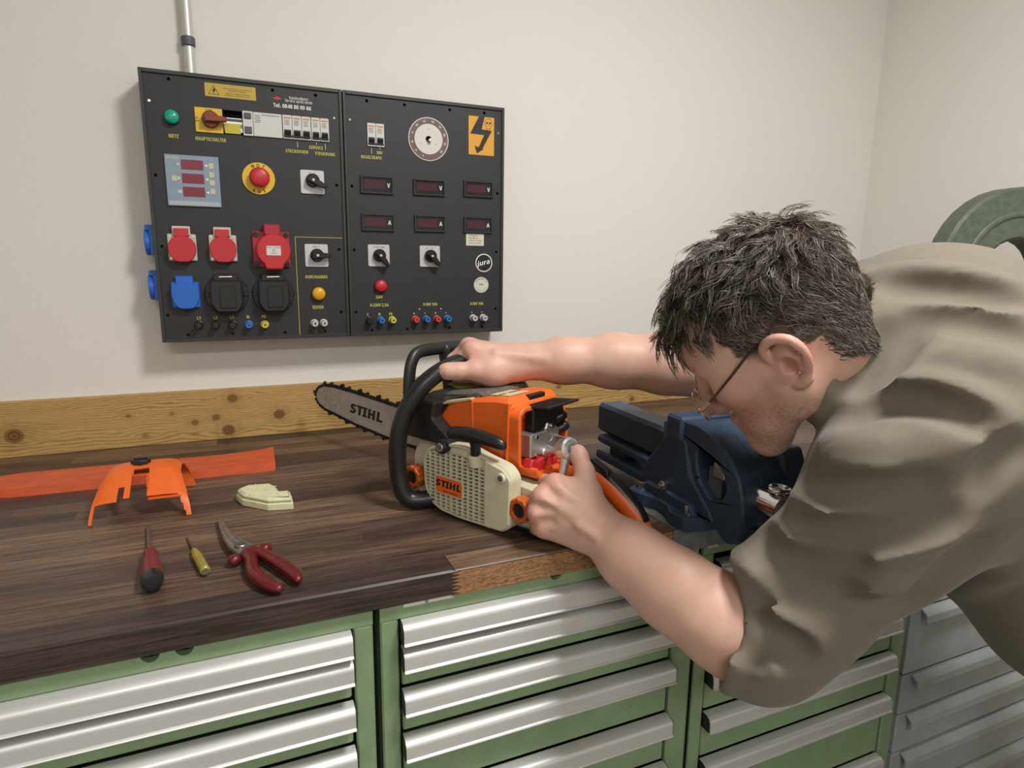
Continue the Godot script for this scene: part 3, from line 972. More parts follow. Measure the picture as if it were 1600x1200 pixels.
	kp(t, "lid_hinge", G.rect(0.035, 0.024, 0.002), Vector3(0.2435, 0.2535, FZ), 0.034, M.red_dark, 0.002)
	var lidp := PackedVector2Array()
	for i in 28:
		var a := deg_to_rad(-52.0 + 284.0 * i / 27.0)
		lidp.append(Vector2(cos(a), sin(a)) * 0.0375)
	lidp.append_array(P2([-0.017, -0.043, 0.017, -0.043]))
	kp(t, "lid", lidp, Vector3(0.2445, 0.207, FZ + 0.008), 0.03, M.red, 0.003, "large red round socket lid")
	var lb := kp(t, "lid_label", G.rect(0.031, 0.021, 0.001), Vector3(0.2445, 0.2065, FZ + 0.0378), 0.0008, M.paper)
	for j in 4:
		lettering(lb, ["GEPRÜFT / CONTRÔLÉ", "32A", "400 V", "3P+N+PE"][j], 0.0026 * K, Vector3(0.0, 0.0068 - j * 0.0045, 0.0008) * K, M.ink, Basis(), 0.9, j == 1, 0.0003)
	# blue socket
	kp(t, "socket_plate", G.rect(0.057, 0.057, 0.003), Vector3(0.0555, 0.106, FZ), 0.006, M.blue, 0.001)
	kp(t, "hinge_frame", G.rect(0.035, 0.018, 0.002), Vector3(0.0548, 0.1395, FZ), 0.012, M.blue, 0.001)
	kp(t, "lid", G.smooth_poly(P2([0.0275, 0.02, 0.0275, 0.0265, -0.0275, 0.0265, -0.0275, 0.02, -0.0285, 0.0, -0.026, -0.014, -0.0185, -0.026, -0.010, -0.0305, 0.010, -0.0305, 0.0185, -0.026, 0.026, -0.014, 0.0285, 0.0]), 1), Vector3(0.0555, 0.106, FZ + 0.006), 0.014, M.blue, 0.0015, "blue round socket lid")
	schuko_black(t, 0.1395, 0.107)
	schuko_black(t, 0.2405, 0.107)
	# yellow divider lines
	kp(t, "divider_line", G.rect(0.109, 0.0011), Vector3(0.3505, 0.2395, FZ), 0.0004, M.yellow_print)
	kp(t, "divider_line", G.rect(0.0011, 0.234), Vector3(0.2957, 0.123, FZ), 0.0004, M.yellow_print)
	switch48(t, 0.3425, 0.197, 0.343, 0.1975, 0.370, 0.1965, "Ohm   I")
	ktext(t, "DURCHGANGS", 0.315, 0.366, 0.1465, 0.0072, M.yellow_print)
	M.amber = mat(hexc("e3a320"), 0.28)
	dome(t, "indicator_lens", 0.3432, 0.1065, 0.0155, M.amber, "amber indicator lens")
	ktext(t, "TESTER", 0.327, 0.354, 0.0735, 0.0075, M.yellow_print)
	var jw := mat(hexc("bfbfbc"), 0.4)
	var jb := mat(hexc("202020"), 0.4)
	var jbl := mat(hexc("2f6fb8"), 0.4)
	var jy := mat(hexc("c3c04a"), 0.4)
	var jr := mat(hexc("c6474a"), 0.4)
	var jm := [jb, jb, jb, jbl, jy]
	var jl := ["L1", "L2", "L3", "N", "PE"]
	for j in 5:
		jack(t, 0.0765 + j * 0.0352, 0.0385 - j * 0.0008, jm[j])
		lettering(t, jl[j], 0.0072 * K, k3(0.0775 + j * 0.0347, 0.0535), M.yellow_print, Basis(), 0.85, true)
	jack(t, 0.3305, 0.0355, jw)
	jack(t, 0.3525, 0.0355, jw)
	for s in [[0.016, 0.513], [0.396, 0.513]]:
		kcyl(t, "screw", s[0], s[1], 0.0034, FZ, FZ + 0.0018, M.steel, 0.0008, 14)
	# blue sockets on the left flank
	for yy in [0.2215, 0.1225]:
		g = G.new()
		g.box(Vector3(-0.004, 0, 0) * K, Vector3(0.008, 0.058, 0.057) * K, 0.001)
		g.xf = Transform3D(Basis(Vector3(0, 0, 1), 0.02) * Basis(Vector3(0, 1, 0), -PI / 2), Vector3(-0.007, 0, 0) * K)
		g.prism(G.circle(0.029 * K, 24), 0.012 * K, 0.0015)
		g.xf = Transform3D()
		g.box(Vector3(-0.009, 0.031, 0) * K, Vector3(0.016, 0.012, 0.036) * K, 0.001)
		part(t, "side_socket", g.mesh(), M.blue, at(0, yy * K, 0.048 * K), "blue socket on the panel's side")
	# ------------------------------------------------------------ second unit
	holes = [[0.6235, 0.4845, 0.0078, 0.03]]
	for s in [[0.473, 0.559], [0.564, 0.559], [0.679, 0.559], [0.771, 0.560], [0.432, 0.362], [0.809, 0.364], [0.432, 0.212], [0.4315, 0.060], [0.470, 0.0135], [0.561, 0.0135], [0.675, 0.0135], [0.766, 0.014], [0.807, 0.213], [0.806, 0.062]]: holes.append([s[0], s[1], 0.0037, 0.012])
	t = panel_box(0.4165, 0.826, "right unit of the black wall control panel with meters and dial", holes, [])
	breaker(t, 0.4715, 0.5125, 0.4565, 0.5095, 2, true)
	ktext(t, "50V", 0.494, 0.5075, 0.4435, 0.0072, M.yellow_print)
	ktext(t, "REGELTRAFO", 0.456, 0.505, 0.4315, 0.0072, M.yellow_print)
	kp(t, "pointer_line", G.rect(0.0009, 0.013), Vector3(0.4815, 0.4465, FZ), 0.0005, M.white_print)
	kp(t, "pointer_line", G.rect(0.0009, 0.004), Vector3(0.502, 0.4535, FZ), 0.0005, M.white_print)
	# dial of the regulating transformer
	var dial_brown := mat(hexc("6d5450"), 0.55)
	var dial_white := mat(hexc("d6d3ca"), 0.55)
	kp(t, "dial_rim", with_hole(G.circle(0.0515, 48), G.circle(0.0078, 20)), Vector3(0.6235, 0.4845, FZ), 0.0012, dial_white)
	kp(t, "dial_scale", with_hole(G.circle(0.0495, 48), G.circle(0.0078, 20)), Vector3(0.6235, 0.4845, FZ), 0.0016, dial_brown)
	kp(t, "dial_centre", with_hole(G.circle(0.036, 48), G.circle(0.0078, 20)), Vector3(0.6235, 0.4845, FZ), 0.002, dial_white)
	for j in 40:
		var a := deg_to_rad(-120.0 + 300.0 * j / 39.0) + PI / 2 - deg_to_rad(30.0)
		g = G.new()
		g.xf = Transform3D(Basis(Vector3(0, 0, 1), a), k3(0.6235, 0.4845, FZ + 0.0016))
		g.box(Vector3(0.048 * K, 0, 0.0001), Vector3(0.0028 * K, 0.0005, 0.0002))
		part(t, "tick", g.mesh(), M.white_print)
	for j in 11:
		var a := deg_to_rad(250.0 - 290.0 * j / 10.0)
		lettering(t, str(j * 25), 0.0042 * K, k3(0.6235 + cos(a) * 0.0425, 0.4845 + sin(a) * 0.0425, FZ + 0.0017), M.white_print, Basis(Vector3(0, 0, 1), a - PI / 2), 0.8, true)
	for j in 3:
		var a := deg_to_rad(90.0 + 120.0 * j)
		kcyl(t, "rivet", 0.6235 + cos(a) * 0.023, 0.4845 + sin(a) * 0.023, 0.0012, FZ + 0.0015, FZ + 0.0023, M.grey_dark, 0.0, 8)
	kcyl(t, "shaft", 0.6255, 0.4815, 0.0042, FZ - 0.028, FZ + 0.012, M.alu, 0.0006, 14)
	# high-voltage sign
	var sg := kp(t, "warning_sign", G.rect(0.0695, 0.0935), Vector3(0.7635, 0.5035, FZ), 0.0008, mat(hexc("dfa02c"), 0.5), 0.0, "amber high-voltage warning sign")
	g = G.new()
	var bp := PackedVector2Array()
	for e in P2([-0.007, 0.0468, 0.0085, 0.0468, 0.0005, 0.0165, 0.0285, 0.0145, 0.003, -0.0305, 0.0075, -0.0305, -0.0125, -0.0435, -0.0185, -0.0245, -0.0135, -0.0265, -0.0075, -0.028, 0.0075, 0.003, -0.0305, 0.004]): bp.append(e * K)
	g.prism(bp, 0.0004)
	part(sg, "flash_arrow", g.mesh(), M.black, at(0, 0, 0.0008 * K))
	var line := func(pts: Array) -> void:
		var lg := G.new()
		var path := PackedVector3Array()
		for i in range(0, pts.size(), 2): path.append(Vector3(pts[i], pts[i + 1], 0.0) * K)
		lg.tube(path, 0.00045, 5, 0.4, false, Vector3(0, 0, 1))
		part(sg, "skull_line", lg.mesh(), M.black, at(0.019 * K, 0.031 * K, 0.001 * K))
	var sk := []
	for j in 17:
		var a := deg_to_rad(-60.0 + 300.0 * j / 16.0)
		sk.append_array([cos(a) * 0.0098, 0.002 + sin(a) * 0.0108])
	line.call(sk)
	line.call([-0.005, -0.008, -0.0055, -0.013, -0.002, -0.0165, 0.003, -0.016, 0.0055, -0.012, 0.005, -0.008])
	line.call([-0.004, -0.0125, 0.004, -0.0125])
	line.call([-0.001, -0.004, 0.0, -0.001, 0.001, -0.004])
	for s in [-1, 1]:
		var lg := G.new()
		lg.prism(G.circle(0.0026 * K, 12), 0.0004)
		part(sg, "skull_eye", lg.mesh(), M.black, at((0.019 + s * 0.004) * K, 0.033 * K, 0.0008 * K))
	# six meters
	for s in [[0.452, 0.532, 0.347, 0.389], [0.5825, 0.665, 0.349, 0.3885], [0.715, 0.795, 0.3515, 0.392]]: meter(t, s[0], s[1], s[2], s[3], "V", M.disp)
	for s in [[0.452, 0.5325, 0.2585, 0.300], [0.584, 0.6645, 0.26, 0.3015], [0.715, 0.794, 0.2605, 0.302]]: meter(t, s[0], s[1], s[2], s[3], "A", M.disp)
	var st := kp(t, "paper_label", G.rect(0.0495, 0.0305), Vector3(0.7465, 0.2435, FZ), 0.0006, mat(hexc("d2cebb"), 0.8))
	for j in 4:
		lettering(st, ["Messgerät", "Inv. Nr. 12", "nächste Prüfung", "siehe Protokoll"][j], 0.0035 * K, Vector3(-0.004 if j < 2 else 0.0, 0.011 - j * 0.0066, 0.0006) * K, M.ink, Basis(), 1.0, j == 1, 0.0003)
	# round stickers
	kcyl(t, "round_sticker", 0.7718, 0.184, 0.0238, FZ, FZ + 0.0006, M.white_print, 0.0, 36)
	kcyl(t, "round_sticker_field", 0.7718, 0.184, 0.0213, FZ, FZ + 0.0009, M.black, 0.0, 36)
	lettering(t, "jura", 0.0125 * K, k3(0.7715, 0.185, FZ + 0.0009), M.white_print, Basis(Vector3(0, 0, 1), 0.22) * Basis(Vector3(1, 0, 0), Vector3(0.25, 1, 0), Vector3(0, 0, 1)), 1.1, true)
	kcyl(t, "seal_sticker", 0.7645, 0.126, 0.0208, FZ, FZ + 0.0006, mat(hexc("d0cfc2"), 0.7), 0.0, 36)
	arc_text(t, "GARANTIE", 0.7645, 0.126, 0.0165, 150, 30, 0.004, M.grey_dark, FZ + 0.0007)
	lettering(t, "SAV", 0.005 * K, k3(0.7645, 0.127, FZ + 0.0007), M.grey_dark, Basis(), 1.0, true)
	arc_text(t, "))))((((", 0.7645, 0.126, 0.0155, 205, 335, 0.004, M.grey_dark, FZ + 0.0007, true)
	switch48(t, 0.492, 0.199, 0.4925, 0.1995, 0.5095, 0.1765, "0-230V  0-50V")
	switch48(t, 0.623, 0.199, 0.6235, 0.2, 0.6415, 0.178, "AC      DC")
	dome(t, "indicator_lens", 0.4943, 0.1245, 0.0152, M.red, "red indicator lens")
	ktext(t, "230V", 0.482, 0.499, 0.0968, 0.0075, M.yellow_print)
	ktext(t, "0-230V 2,5A", 0.467, 0.514, 0.0765, 0.0075, M.yellow_print)
	ktext(t, "0-50V 10A", 0.604, 0.642, 0.0765, 0.0075, M.yellow_print)
	ktext(t, "0-50V 10A", 0.733, 0.770, 0.0765, 0.0075, M.yellow_print)
	var xs := [0.4635, 0.4925, 0.5215, 0.582, 0.611, 0.6395, 0.668, 0.7405, 0.769]
	var jms := [jb, jbl, jy, jr, jbl, jr, jbl, jw, jw]
	var jls := ["L", "N", "PE", "+", "−", "+", "−", "~", "~"]
	for j in 9:
		jack(t, xs[j], 0.0385, jms[j])
		lettering(t, jls[j], 0.0068 * K, k3(xs[j] - 0.0025, 0.0535), M.yellow_print if j < 3 else M.white_print, Basis(), 0.85, true)
	lettering(t, "≈", 0.006 * K, k3(0.594, 0.0645), M.white_print, Basis(), 1.0, true)
	lettering(t, "=", 0.006 * K, k3(0.652, 0.0645), M.white_print, Basis(), 1.0, true)
	for s in [[0.432, 0.513], [0.810, 0.514]]:
		kcyl(t, "screw", s[0], s[1], 0.0034, FZ, FZ + 0.0018, M.steel, 0.0008, 14)

# ---------------------------------------------------------------- chainsaw; own axes: x to the bar tip, y up, z to its right side (s counts to its left)
func sv(a: float, y: float, s: float) -> Vector3:
	return Vector3(a, y, -s)

# outline in (a, y), pushed from s0 to s1 (s1 is nearer the viewer)
func saw_slab(poly: PackedVector2Array, s0: float, s1: float, bev := 0.0) -> G:
	var g := G.new()
	var q := PackedVector2Array()
	for w in poly: q.append(Vector2(-w.x, w.y))
	g.xf = Transform3D(Basis(Vector3(-1, 0, 0), Vector3(0, 1, 0), Vector3(0, 0, -1)), Vector3(0, 0, -s0))
	g.prism(q, s1 - s0, bev)
	return g

# outline in (s, y), pushed backwards from a0 to a1 (a1 < a0)
func saw_rear(poly: PackedVector2Array, a0: float, a1: float, bev := 0.0) -> G:
	var g := G.new()
	g.xf = Transform3D(Basis(Vector3(0, 0, -1), Vector3(0, 1, 0), Vector3(1, 0, 0)), Vector3(a1, 0, 0))
	g.prism(poly, a0 - a1, bev)
	return g

func with_hole(outer: PackedVector2Array, inner: PackedVector2Array) -> PackedVector2Array:
	# one outline that runs round the outside, crosses over at the narrowest place and runs round the hole the other way
	var n := inner.size()
	var m := outer.size()
	var flip := Geometry2D.is_polygon_clockwise(outer) == Geometry2D.is_polygon_clockwise(inner)
	var order := range(m)
	var nearest := []
	for j in m:
		var best := 0
		for i in n:
			if inner[i].distance_to(outer[j]) < inner[best].distance_to(outer[j]): best = i
		nearest.append(best)
	order.sort_custom(func(i, j): return inner[nearest[i]].distance_to(outer[i]) < inner[nearest[j]].distance_to(outer[j]))
	for far in order:
		for side: float in [1.0, -1.0]:
			var q := PackedVector2Array()
			for j in m + 1: q.append(outer[(far + j) % m])
			for i in n + 1: q.append(inner[posmod(nearest[far] - i if flip else nearest[far] + i, n)])
			# part the two lips of the crossing a hair's breadth
			var lip := (q[m + 1] - q[m]).orthogonal().normalized() * 1e-5 * side
			q[0] += lip
			q[q.size() - 1] += lip
			if not Geometry2D.triangulate_polygon(q).is_empty(): return q
	return outer

func fluted_cap(parent: Node3D, a: float, y: float, s: float) -> void:
	var g := G.new()
	var rings := []
	for e in [[0.0, 0.93], [0.002, 1.0], [0.016, 0.98], [0.0185, 0.9], [0.0185, 0.62], [0.015, 0.58]]:
		var r := PackedVector3Array()
		for i in 48:
			var an := TAU * i / 48.0
			var f: float = 1.0 + (0.055 * signf(sin(an * 10.0)) * pow(absf(sin(an * 10.0)), 0.6) if e[1] > 0.85 else 0.0)
			r.append(Vector3(cos(an) * 0.0185 * e[1] * f, sin(an) * 0.0185 * e[1] * f, -float(e[0])))
		rings.append(r)
	g.loft(rings)
	var o := part(parent, "tank_cap", g.mesh(35), M.saw_orange_dirty, Transform3D(Basis(), sv(a, y, s)), "grubby orange fluted tank cap")
	g = G.new()
	g.xf = Transform3D(Basis(Vector3(-1, 0, 0), Vector3(0, 1, 0), Vector3(0, 0, -1)), Vector3(0, 0, -0.0152))
	g.prism(G.circle(0.0107, 8), 0.0006)
	part(o, "cap_hollow_dark", g.mesh(), M.saw_black)  # black disc stands for the shade and grime inside the hollow cap
	g = G.new()
	g.box(Vector3(0, 0, -0.0165), Vector3(0.003, 0.020, 0.002), 0.0004)
	part(o, "cap_bar", g.mesh(), M.black)

func saw() -> void:
	var dusty := tex(streak_image(131, 256, 256, [[7.0, 7.0, 0.6], [30.0, 30.0, 0.4]], 0.6, 1.1))
	M.saw_orange = tri(mat(hexc("ec6a22"), 0.42), Vector3.ONE * 6.0)
	M.saw_orange.albedo_texture = tex(streak_image(133, 256, 256, [[6.0, 6.0, 0.6], [60.0, 60.0, 0.4]], 0.92, 1.0))
	M.saw_orange_dirty = tri(mat(hexc("d9661f"), 0.5), Vector3.ONE * 40.0)
	M.saw_orange_dirty.albedo_texture = dusty
	M.saw_beige = tri(mat(hexc("d6d0b2"), 0.5), Vector3.ONE * 8.0)
	M.saw_beige.albedo_texture = tex(streak_image(135, 256, 256, [[5.0, 5.0, 0.6], [40.0, 40.0, 0.4]], 0.9, 1.0))
	M.saw_black = tri(mat(hexc("242426"), 0.42), Vector3.ONE * 9.0)
	M.saw_black.albedo_texture = tex(streak_image(137, 256, 256, [[5.0, 5.0, 0.5], [40.0, 40.0, 0.5]], 0.75, 1.0))
	M.saw_grey = tri(mat(hexc("6b675f"), 0.8), Vector3.ONE * 14.0)
	M.saw_grey.albedo_texture = dusty
	M.cast_alu = mat(hexc("b9b6b0"), 0.35, 0.8)
	M.rubber = mat(hexc("1b1b1c"), 0.33)
	var th := deg_to_rad(28.0)
	var t := thing("chainsaw", "orange and cream chainsaw with its rear cover taken off, on the worktop", "chainsaw", Vector3(0.337, BENCH + 0.001, 0.5234), "", Basis(Vector3(-sin(th), 0, -cos(th)), Vector3(0, 1, 0), Vector3(cos(th), 0, -sin(th))))
	# --- cream housing
	var g := saw_slab(G.round_poly(P2([0.05, 0.012, 0.05, 0.082, 0.024, 0.112, -0.05, 0.112, -0.12, 0.096, -0.140, 0.080, -0.205, 0.077, -0.228, 0.062, -0.228, 0.02, -0.205, 0.008, 0.03, 0.008]), 0.012, 3), -0.055, 0.066, 0.006)
	part(t, "tank_housing", g.mesh(), M.saw_beige, Transform3D(), "cream lower housing")
	g = saw_slab(G.round_poly(P2([0.045, 0.0, 0.045, 0.012, -0.22, 0.012, -0.235, 0.006, -0.235, 0.0]), 0.003, 2), -0.05, 0.06)
	part(t, "sole", g.mesh(), M.saw_black)
	# --- starter cover with its louvre grid
	var outline := G.round_poly(P2([0.0, 0.084, -0.002, 0.04, -0.014, 0.016, -0.036, 0.006, -0.075, 0.003, -0.165, 0.005, -0.180, 0.016, -0.182, 0.090, -0.168, 0.104, -0.128, 0.111, -0.09, 0.120, -0.045, 0.116, -0.012, 0.103]), 0.008, 3)
	var grid := P2([-0.004, 0.080, -0.006, 0.042, -0.016, 0.022, -0.034, 0.011, -0.072, 0.0075, -0.131, 0.0075, -0.131, 0.092, -0.104, 0.0955, -0.082, 0.1035, -0.045, 0.104, -0.014, 0.098])
	g = saw_slab(with_hole(outline, grid), 0.068, 0.0845)
	var cover := part(t, "starter_cover", g.mesh(), M.saw_beige, Transform3D(), "cream starter cover with louvre grid")
	g = G.new()
	g.cyl(sv(-0.064, 0.055, 0.071), sv(-0.064, 0.055, 0.0755), 0.046, 36)
	part(cover, "flywheel", g.mesh(), M.saw_black, Transform3D(), "black fan wheel behind the grid")
	g = G.new()
	var bars := []
	for k in 12:
		var a := -0.004 - k * 0.0115
		bars.append(P2([a - 0.0013, 0.0, a + 0.0013, 0.0, a + 0.0013, 0.12, a - 0.0013, 0.12]))
	for k in 18:
		var y := 0.0045 + k * 0.0058
		bars.append(P2([-0.14, y, 0.0, y, 0.0, y + 0.0022, -0.14, y + 0.0022]))
	bars.append(P2([-0.062, 0.0, -0.058, 0.0, -0.058, 0.12, -0.062, 0.12]))
	for b in bars.size():
		for piece in Geometry2D.intersect_polygons(bars[b], grid):
			var q := saw_slab(piece, 0.0847, 0.0893 if b < 12 else 0.0888)
			var off := g.v.size()
			g.v.append_array(q.v)
			for i in q.t: g.t.append(i + off)
	part(cover, "louvre_grid", g.mesh(), M.saw_beige)
	g = saw_slab(with_hole(outline, G.inset(outline, 0.004)), 0.084, 0.0885, 0.0008)
	part(cover, "cover_rim", g.mesh(), M.saw_beige)
	g = saw_slab(G.round_poly(P2([-0.130, 0.004, -0.166, 0.006, -0.1795, 0.018, -0.1815, 0.088, -0.168, 0.102, -0.130, 0.110]), 0.005, 2), 0.083, 0.092, 0.003)
	part(cover, "cover_flank", g.mesh(), M.saw_beige)
	g = G.new()
	g.cyl(sv(-0.165, 0.0885, 0.089), sv(-0.165, 0.0885, 0.096), 0.0075, 18, 0.001)
	var boss := part(cover, "screw_boss", g.mesh(), M.saw_beige)
	g = G.new()
	g.cyl(sv(-0.165, 0.0885, 0.0958), sv(-0.165, 0.0885, 0.0964), 0.0045, 14)
	part(boss, "screw", g.mesh(), M.grey_dark)  # flat dark disc painted for the shade in the boss hole
	# badge
	g = saw_slab(G.rect(0.056, 0.0265, 0.005, 3), 0.0, 0.003, 0.0008)
	var badge := part(cover, "badge", g.mesh(), M.saw_orange, at(-0.0595, 0.0505, -0.0890), "orange maker's badge")
	var face := Basis(Vector3(-1, 0, 0), Vector3(0, 1, 0), Vector3(0, 0, -1))
	var slant := Basis(Vector3(1, 0, 0), Vector3(0.16, 1, 0), Vector3(0, 0, 1))
	lettering(badge, "STIHL", 0.0105, Vector3(0.001, 0.002, -0.0031), M.black, face * slant, 1.32, true, 0.0004)
	lettering(badge, "Made in Germany", 0.0026, Vector3(-0.004, -0.009, -0.0031), M.black, face, 1.1, false, 0.0003)
	g = saw_slab(with_hole(G.rect(0.059, 0.0295, 0.006, 3), G.rect(0.056, 0.0265, 0.005, 3)), 0.0, 0.0036)
	part(cover, "badge_rim", g.mesh(), M.saw_beige, at(-0.0595, 0.0505, -0.0888))
	# --- caps
	fluted_cap(t, 0.0265, 0.046, 0.072)
	fluted_cap(t, -0.194, 0.046, 0.072)
	# --- pull starter
	g = G.new()
	g.cyl(sv(-0.110, 0.094, 0.084), sv(-0.1105, 0.112, 0.087), 0.012, 18, 0.001)
	part(cover, "rope_guide", g.mesh(), M.saw_beige)
	g = G.new()
	g.tube(PackedVector3Array([sv(-0.1105, 0.106, 0.086), sv(-0.112, 0.125, 0.089), sv(-0.1125, 0.134, 0.090)]), [0.0085, 0.0075, 0.0095], 14, 1.0, false)
	g.tube(G.curve([sv(-0.069, 0.137, 0.095), sv(-0.080, 0.140, 0.094), sv(-0.112, 0.1415, 0.0915), sv(-0.145, 0.138, 0.087), sv(-0.158, 0.134, 0.084)], 4), [0.0082, 0.009, 0.0096, 0.0102, 0.0106, 0.011, 0.0114, 0.0114, 0.0114, 0.0112, 0.0108, 0.0104, 0.010, 0.0096, 0.0092, 0.0088, 0.0082], 14, 0.85)
	var grip := part(t, "starter_grip", g.mesh(50), M.rubber, Transform3D(), "black T-shaped pull starter grip")
	g = G.new()
	g.cyl(sv(-0.1125, 0.148, 0.0925), sv(-0.1125, 0.1516, 0.0928), 0.0055, 14)
	part(grip, "rope_hole_dark", g.mesh(), M.saw_black)  # dark disc painted in place of a shaded rope hole
	# --- orange shroud
	g = saw_slab(G.round_poly(P2([-0.006, 0.147, -0.028, 0.173, -0.048, 0.182, -0.078, 0.1875, -0.125, 0.1945, -0.148, 0.1955, -0.158, 0.1855, -0.157, 0.165, -0.150, 0.158, -0.150, 0.094, -0.06, 0.105]), 0.004, 3), -0.055, 0.062, 0.006)
	var sh := part(t, "shroud", g.mesh(), M.saw_orange, Transform3D(), "orange engine shroud")
	g = saw_slab(P2([-0.0775, 0.1, -0.0795, 0.1, -0.0835, 0.150, -0.0815, 0.186, -0.0785, 0.1872, -0.0795, 0.150]), 0.055, 0.0632, 0.0005)
	part(sh, "ridge", g.mesh(), M.saw_orange)
	g = saw_slab(P2([-0.148, 0.098, -0.152, 0.098, -0.1545, 0.19, -0.1505, 0.194]), 0.05, 0.0648, 0.0008)
	part(sh, "ridge", g.mesh(), M.saw_orange)
	var plate_m := mat(hexc("c9bf93"), 0.6)
	g = G.new()
	g.xf = Transform3D(Basis(Vector3(0, 0, 1), -0.09), sv(-0.117, 0.1945, 0.016))
	g.box(Vector3.ZERO, Vector3(0.036, 0.001, 0.05))
	var pl := part(sh, "type_label", g.mesh(), plate_m)
	lettering(pl, "029  SUPER", 0.007, sv(-0.117, 0.1952, 0.016), M.grey_dark, Basis(Vector3(0, 0, 1), Vector3(-1, 0, 0), Vector3(0, 1, 0)).rotated(Vector3(0, 0, 1), -0.09) , 1.0, true)
	# --- open carburettor box behind
	var rim := G.round_poly(P2([0.061, 0.096, 0.063, 0.176, 0.05, 0.186, -0.046, 0.178, -0.058, 0.166, -0.066, 0.13, -0.062, 0.098, -0.028, 0.082, 0.030, 0.080]), 0.008, 3)
	g = saw_rear(with_hole(rim, G.inset(rim, 0.0065)), -0.140, -0.172, 0.0012)
	var box := part(t, "carburettor_box", g.mesh(), M.saw_orange, Transform3D(), "open orange carburettor box")
	g = saw_rear(rim, -0.136, -0.1405)
	part(box, "back_wall", g.mesh(), M.saw_orange)
	g = saw_rear(G.round_poly(P2([0.058, 0.088, 0.058, 0.100, 0.040, 0.088, -0.030, 0.089, -0.055, 0.104, -0.055, 0.092, -0.028, 0.074, 0.030, 0.072]), 0.003, 2), -0.150, -0.203, 0.0015)
	part(box, "floor_lip", g.mesh(), M.saw_orange)
	for e in [[0.030, 0.092, 0.006, 0.02], [-0.040, 0.150, 0.05, 0.004], [0.046, 0.14, 0.004, 0.05]]:
		g = G.new()
		g.box(sv(-0.150, e[1], e[0]), Vector3(0.022, e[3], e[2]), 0.001)
		part(box, "rib", g.mesh(), M.saw_orange)
	for e in [[0.048, 0.094], [0.012, 0.089], [-0.02, 0.09]]:
		g = G.new()
		g.cyl(sv(-0.165, e[1], e[0]), sv(-0.195, e[1], e[0]), 0.0042, 12)
		part(box, "post", g.mesh(), M.saw_orange)
	# black latch on top
	g = G.new()
	g.box(sv(-0.166, 0.163, -0.008), Vector3(0.016, 0.034, 0.078), 0.002)
	var latch := part(t, "cover_latch", g.mesh(), M.black, Transform3D(), "black latch block with a flat flap")
	g = G.new()
	g.xf = Transform3D(Basis(Vector3(0, 0, 1), -0.10), sv(-0.178, 0.1835, -0.006))
	g.box(Vector3.ZERO, Vector3(0.050, 0.004, 0.080), 0.001)
	for k in 7: g.box(Vector3(-0.018 + k * 0.005, 0.0024, -0.006), Vector3(0.0018, 0.0012, 0.06))
	part(latch, "flap", g.mesh(), M.black)
	g = G.new()
	g.box(sv(-0.150, 0.1915, -0.004), Vector3(0.010, 0.008, 0.04), 0.001)
	part(latch, "flap_stop", g.mesh(), M.black)
	# carburettor
	g = G.new()
	g.box(sv(-0.162, 0.126, 0.022), Vector3(0.034, 0.036, 0.042), 0.002)
	g.xf = Transform3D(Basis(Vector3(1, 0, 0), 0.5), sv(-0.162, 0.136, -0.006))
	g.box(Vector3.ZERO, Vector3(0.030, 0.03, 0.026), 0.002)
	g.xf = Transform3D()
	var carb := part(t, "carburettor", g.mesh(), M.cast_alu, Transform3D(), "bright metal carburettor")
	var cp := PackedVector2Array()
	for w in G.circle(0.0085, 18): cp.append(w + Vector2(-0.006, 0.133))
	g = saw_rear(with_hole(G.round_poly(P2([0.012, 0.112, 0.010, 0.142, -0.012, 0.152, -0.032, 0.140, -0.026, 0.112]), 0.003, 2), cp), -0.170, -0.1775, 0.0006)
	part(carb, "flange", g.mesh(), M.cast_alu)
	g = G.new()
	g.cyl(sv(-0.168, 0.133, -0.006), sv(-0.172, 0.133, -0.006), 0.0083, 16)
	part(carb, "bore", g.mesh(), M.brass)
	for e in [[0.028, 0.138], [0.028, 0.111], [0.004, 0.110], [-0.012, 0.148]]:
		g = G.new()
		g.cyl(sv(-0.172, e[1], e[0]), sv(-0.180, e[1], e[0]), 0.003, 8)
		part(carb, "screw", g.mesh(), M.chrome)
	g = G.new()
	g.cyl(sv(-0.176, 0.130, -0.024), sv(-0.198, 0.128, -0.030), 0.002, 8)
	g.cyl(sv(-0.172, 0.118, 0.0), sv(-0.196, 0.116, -0.002), 0.0026, 8)
	part(carb, "stud", g.mesh(), M.chrome)
	g = saw_rear(P2([0.018, 0.108, -0.016, 0.112, -0.022, 0.103, -0.006, 0.094, 0.010, 0.098]), -0.162, -0.172, 0.001)
	part(carb, "bracket", g.mesh(), M.grey_dark)
	for e in [[0.168, -0.040], [0.150, -0.047]]:
		g = G.new()
		g.tube(G.curve([sv(-0.150, e[0] - 0.022, e[1] + 0.014), sv(-0.166, e[0] - 0.016, e[1] + 0.006), sv(-0.174, e[0] - 0.010, e[1] - 0.004)], 4), 0.0085, 12)
		part(t, "hose", g.mesh(), M.rubber, Transform3D(), "black rubber hose")
	# red choke linkage
	M.saw_red = mat(hexc("b5232b"), 0.4)
	for e in [[0.036, 0.098, 0.03, 0.014, 0.4], [0.018, 0.094, 0.016, 0.022, -0.3], [0.002, 0.097, 0.014, 0.020, 0.35], [-0.016, 0.096, 0.024, 0.012, -0.2], [-0.034, 0.103, 0.016, 0.02, 0.2], [0.008, 0.104, 0.045, 0.007, -0.1]]:
		g = G.new()
		g.xf = Transform3D(Basis(Vector3(1, 0, 0), e[4]), sv(-0.178, e[1], e[0]))
		g.box(Vector3.ZERO, Vector3(0.016, e[3], e[2]), 0.002)
		part(t, "choke_linkage", g.mesh(), M.saw_red, Transform3D(), "red plastic choke linkage")
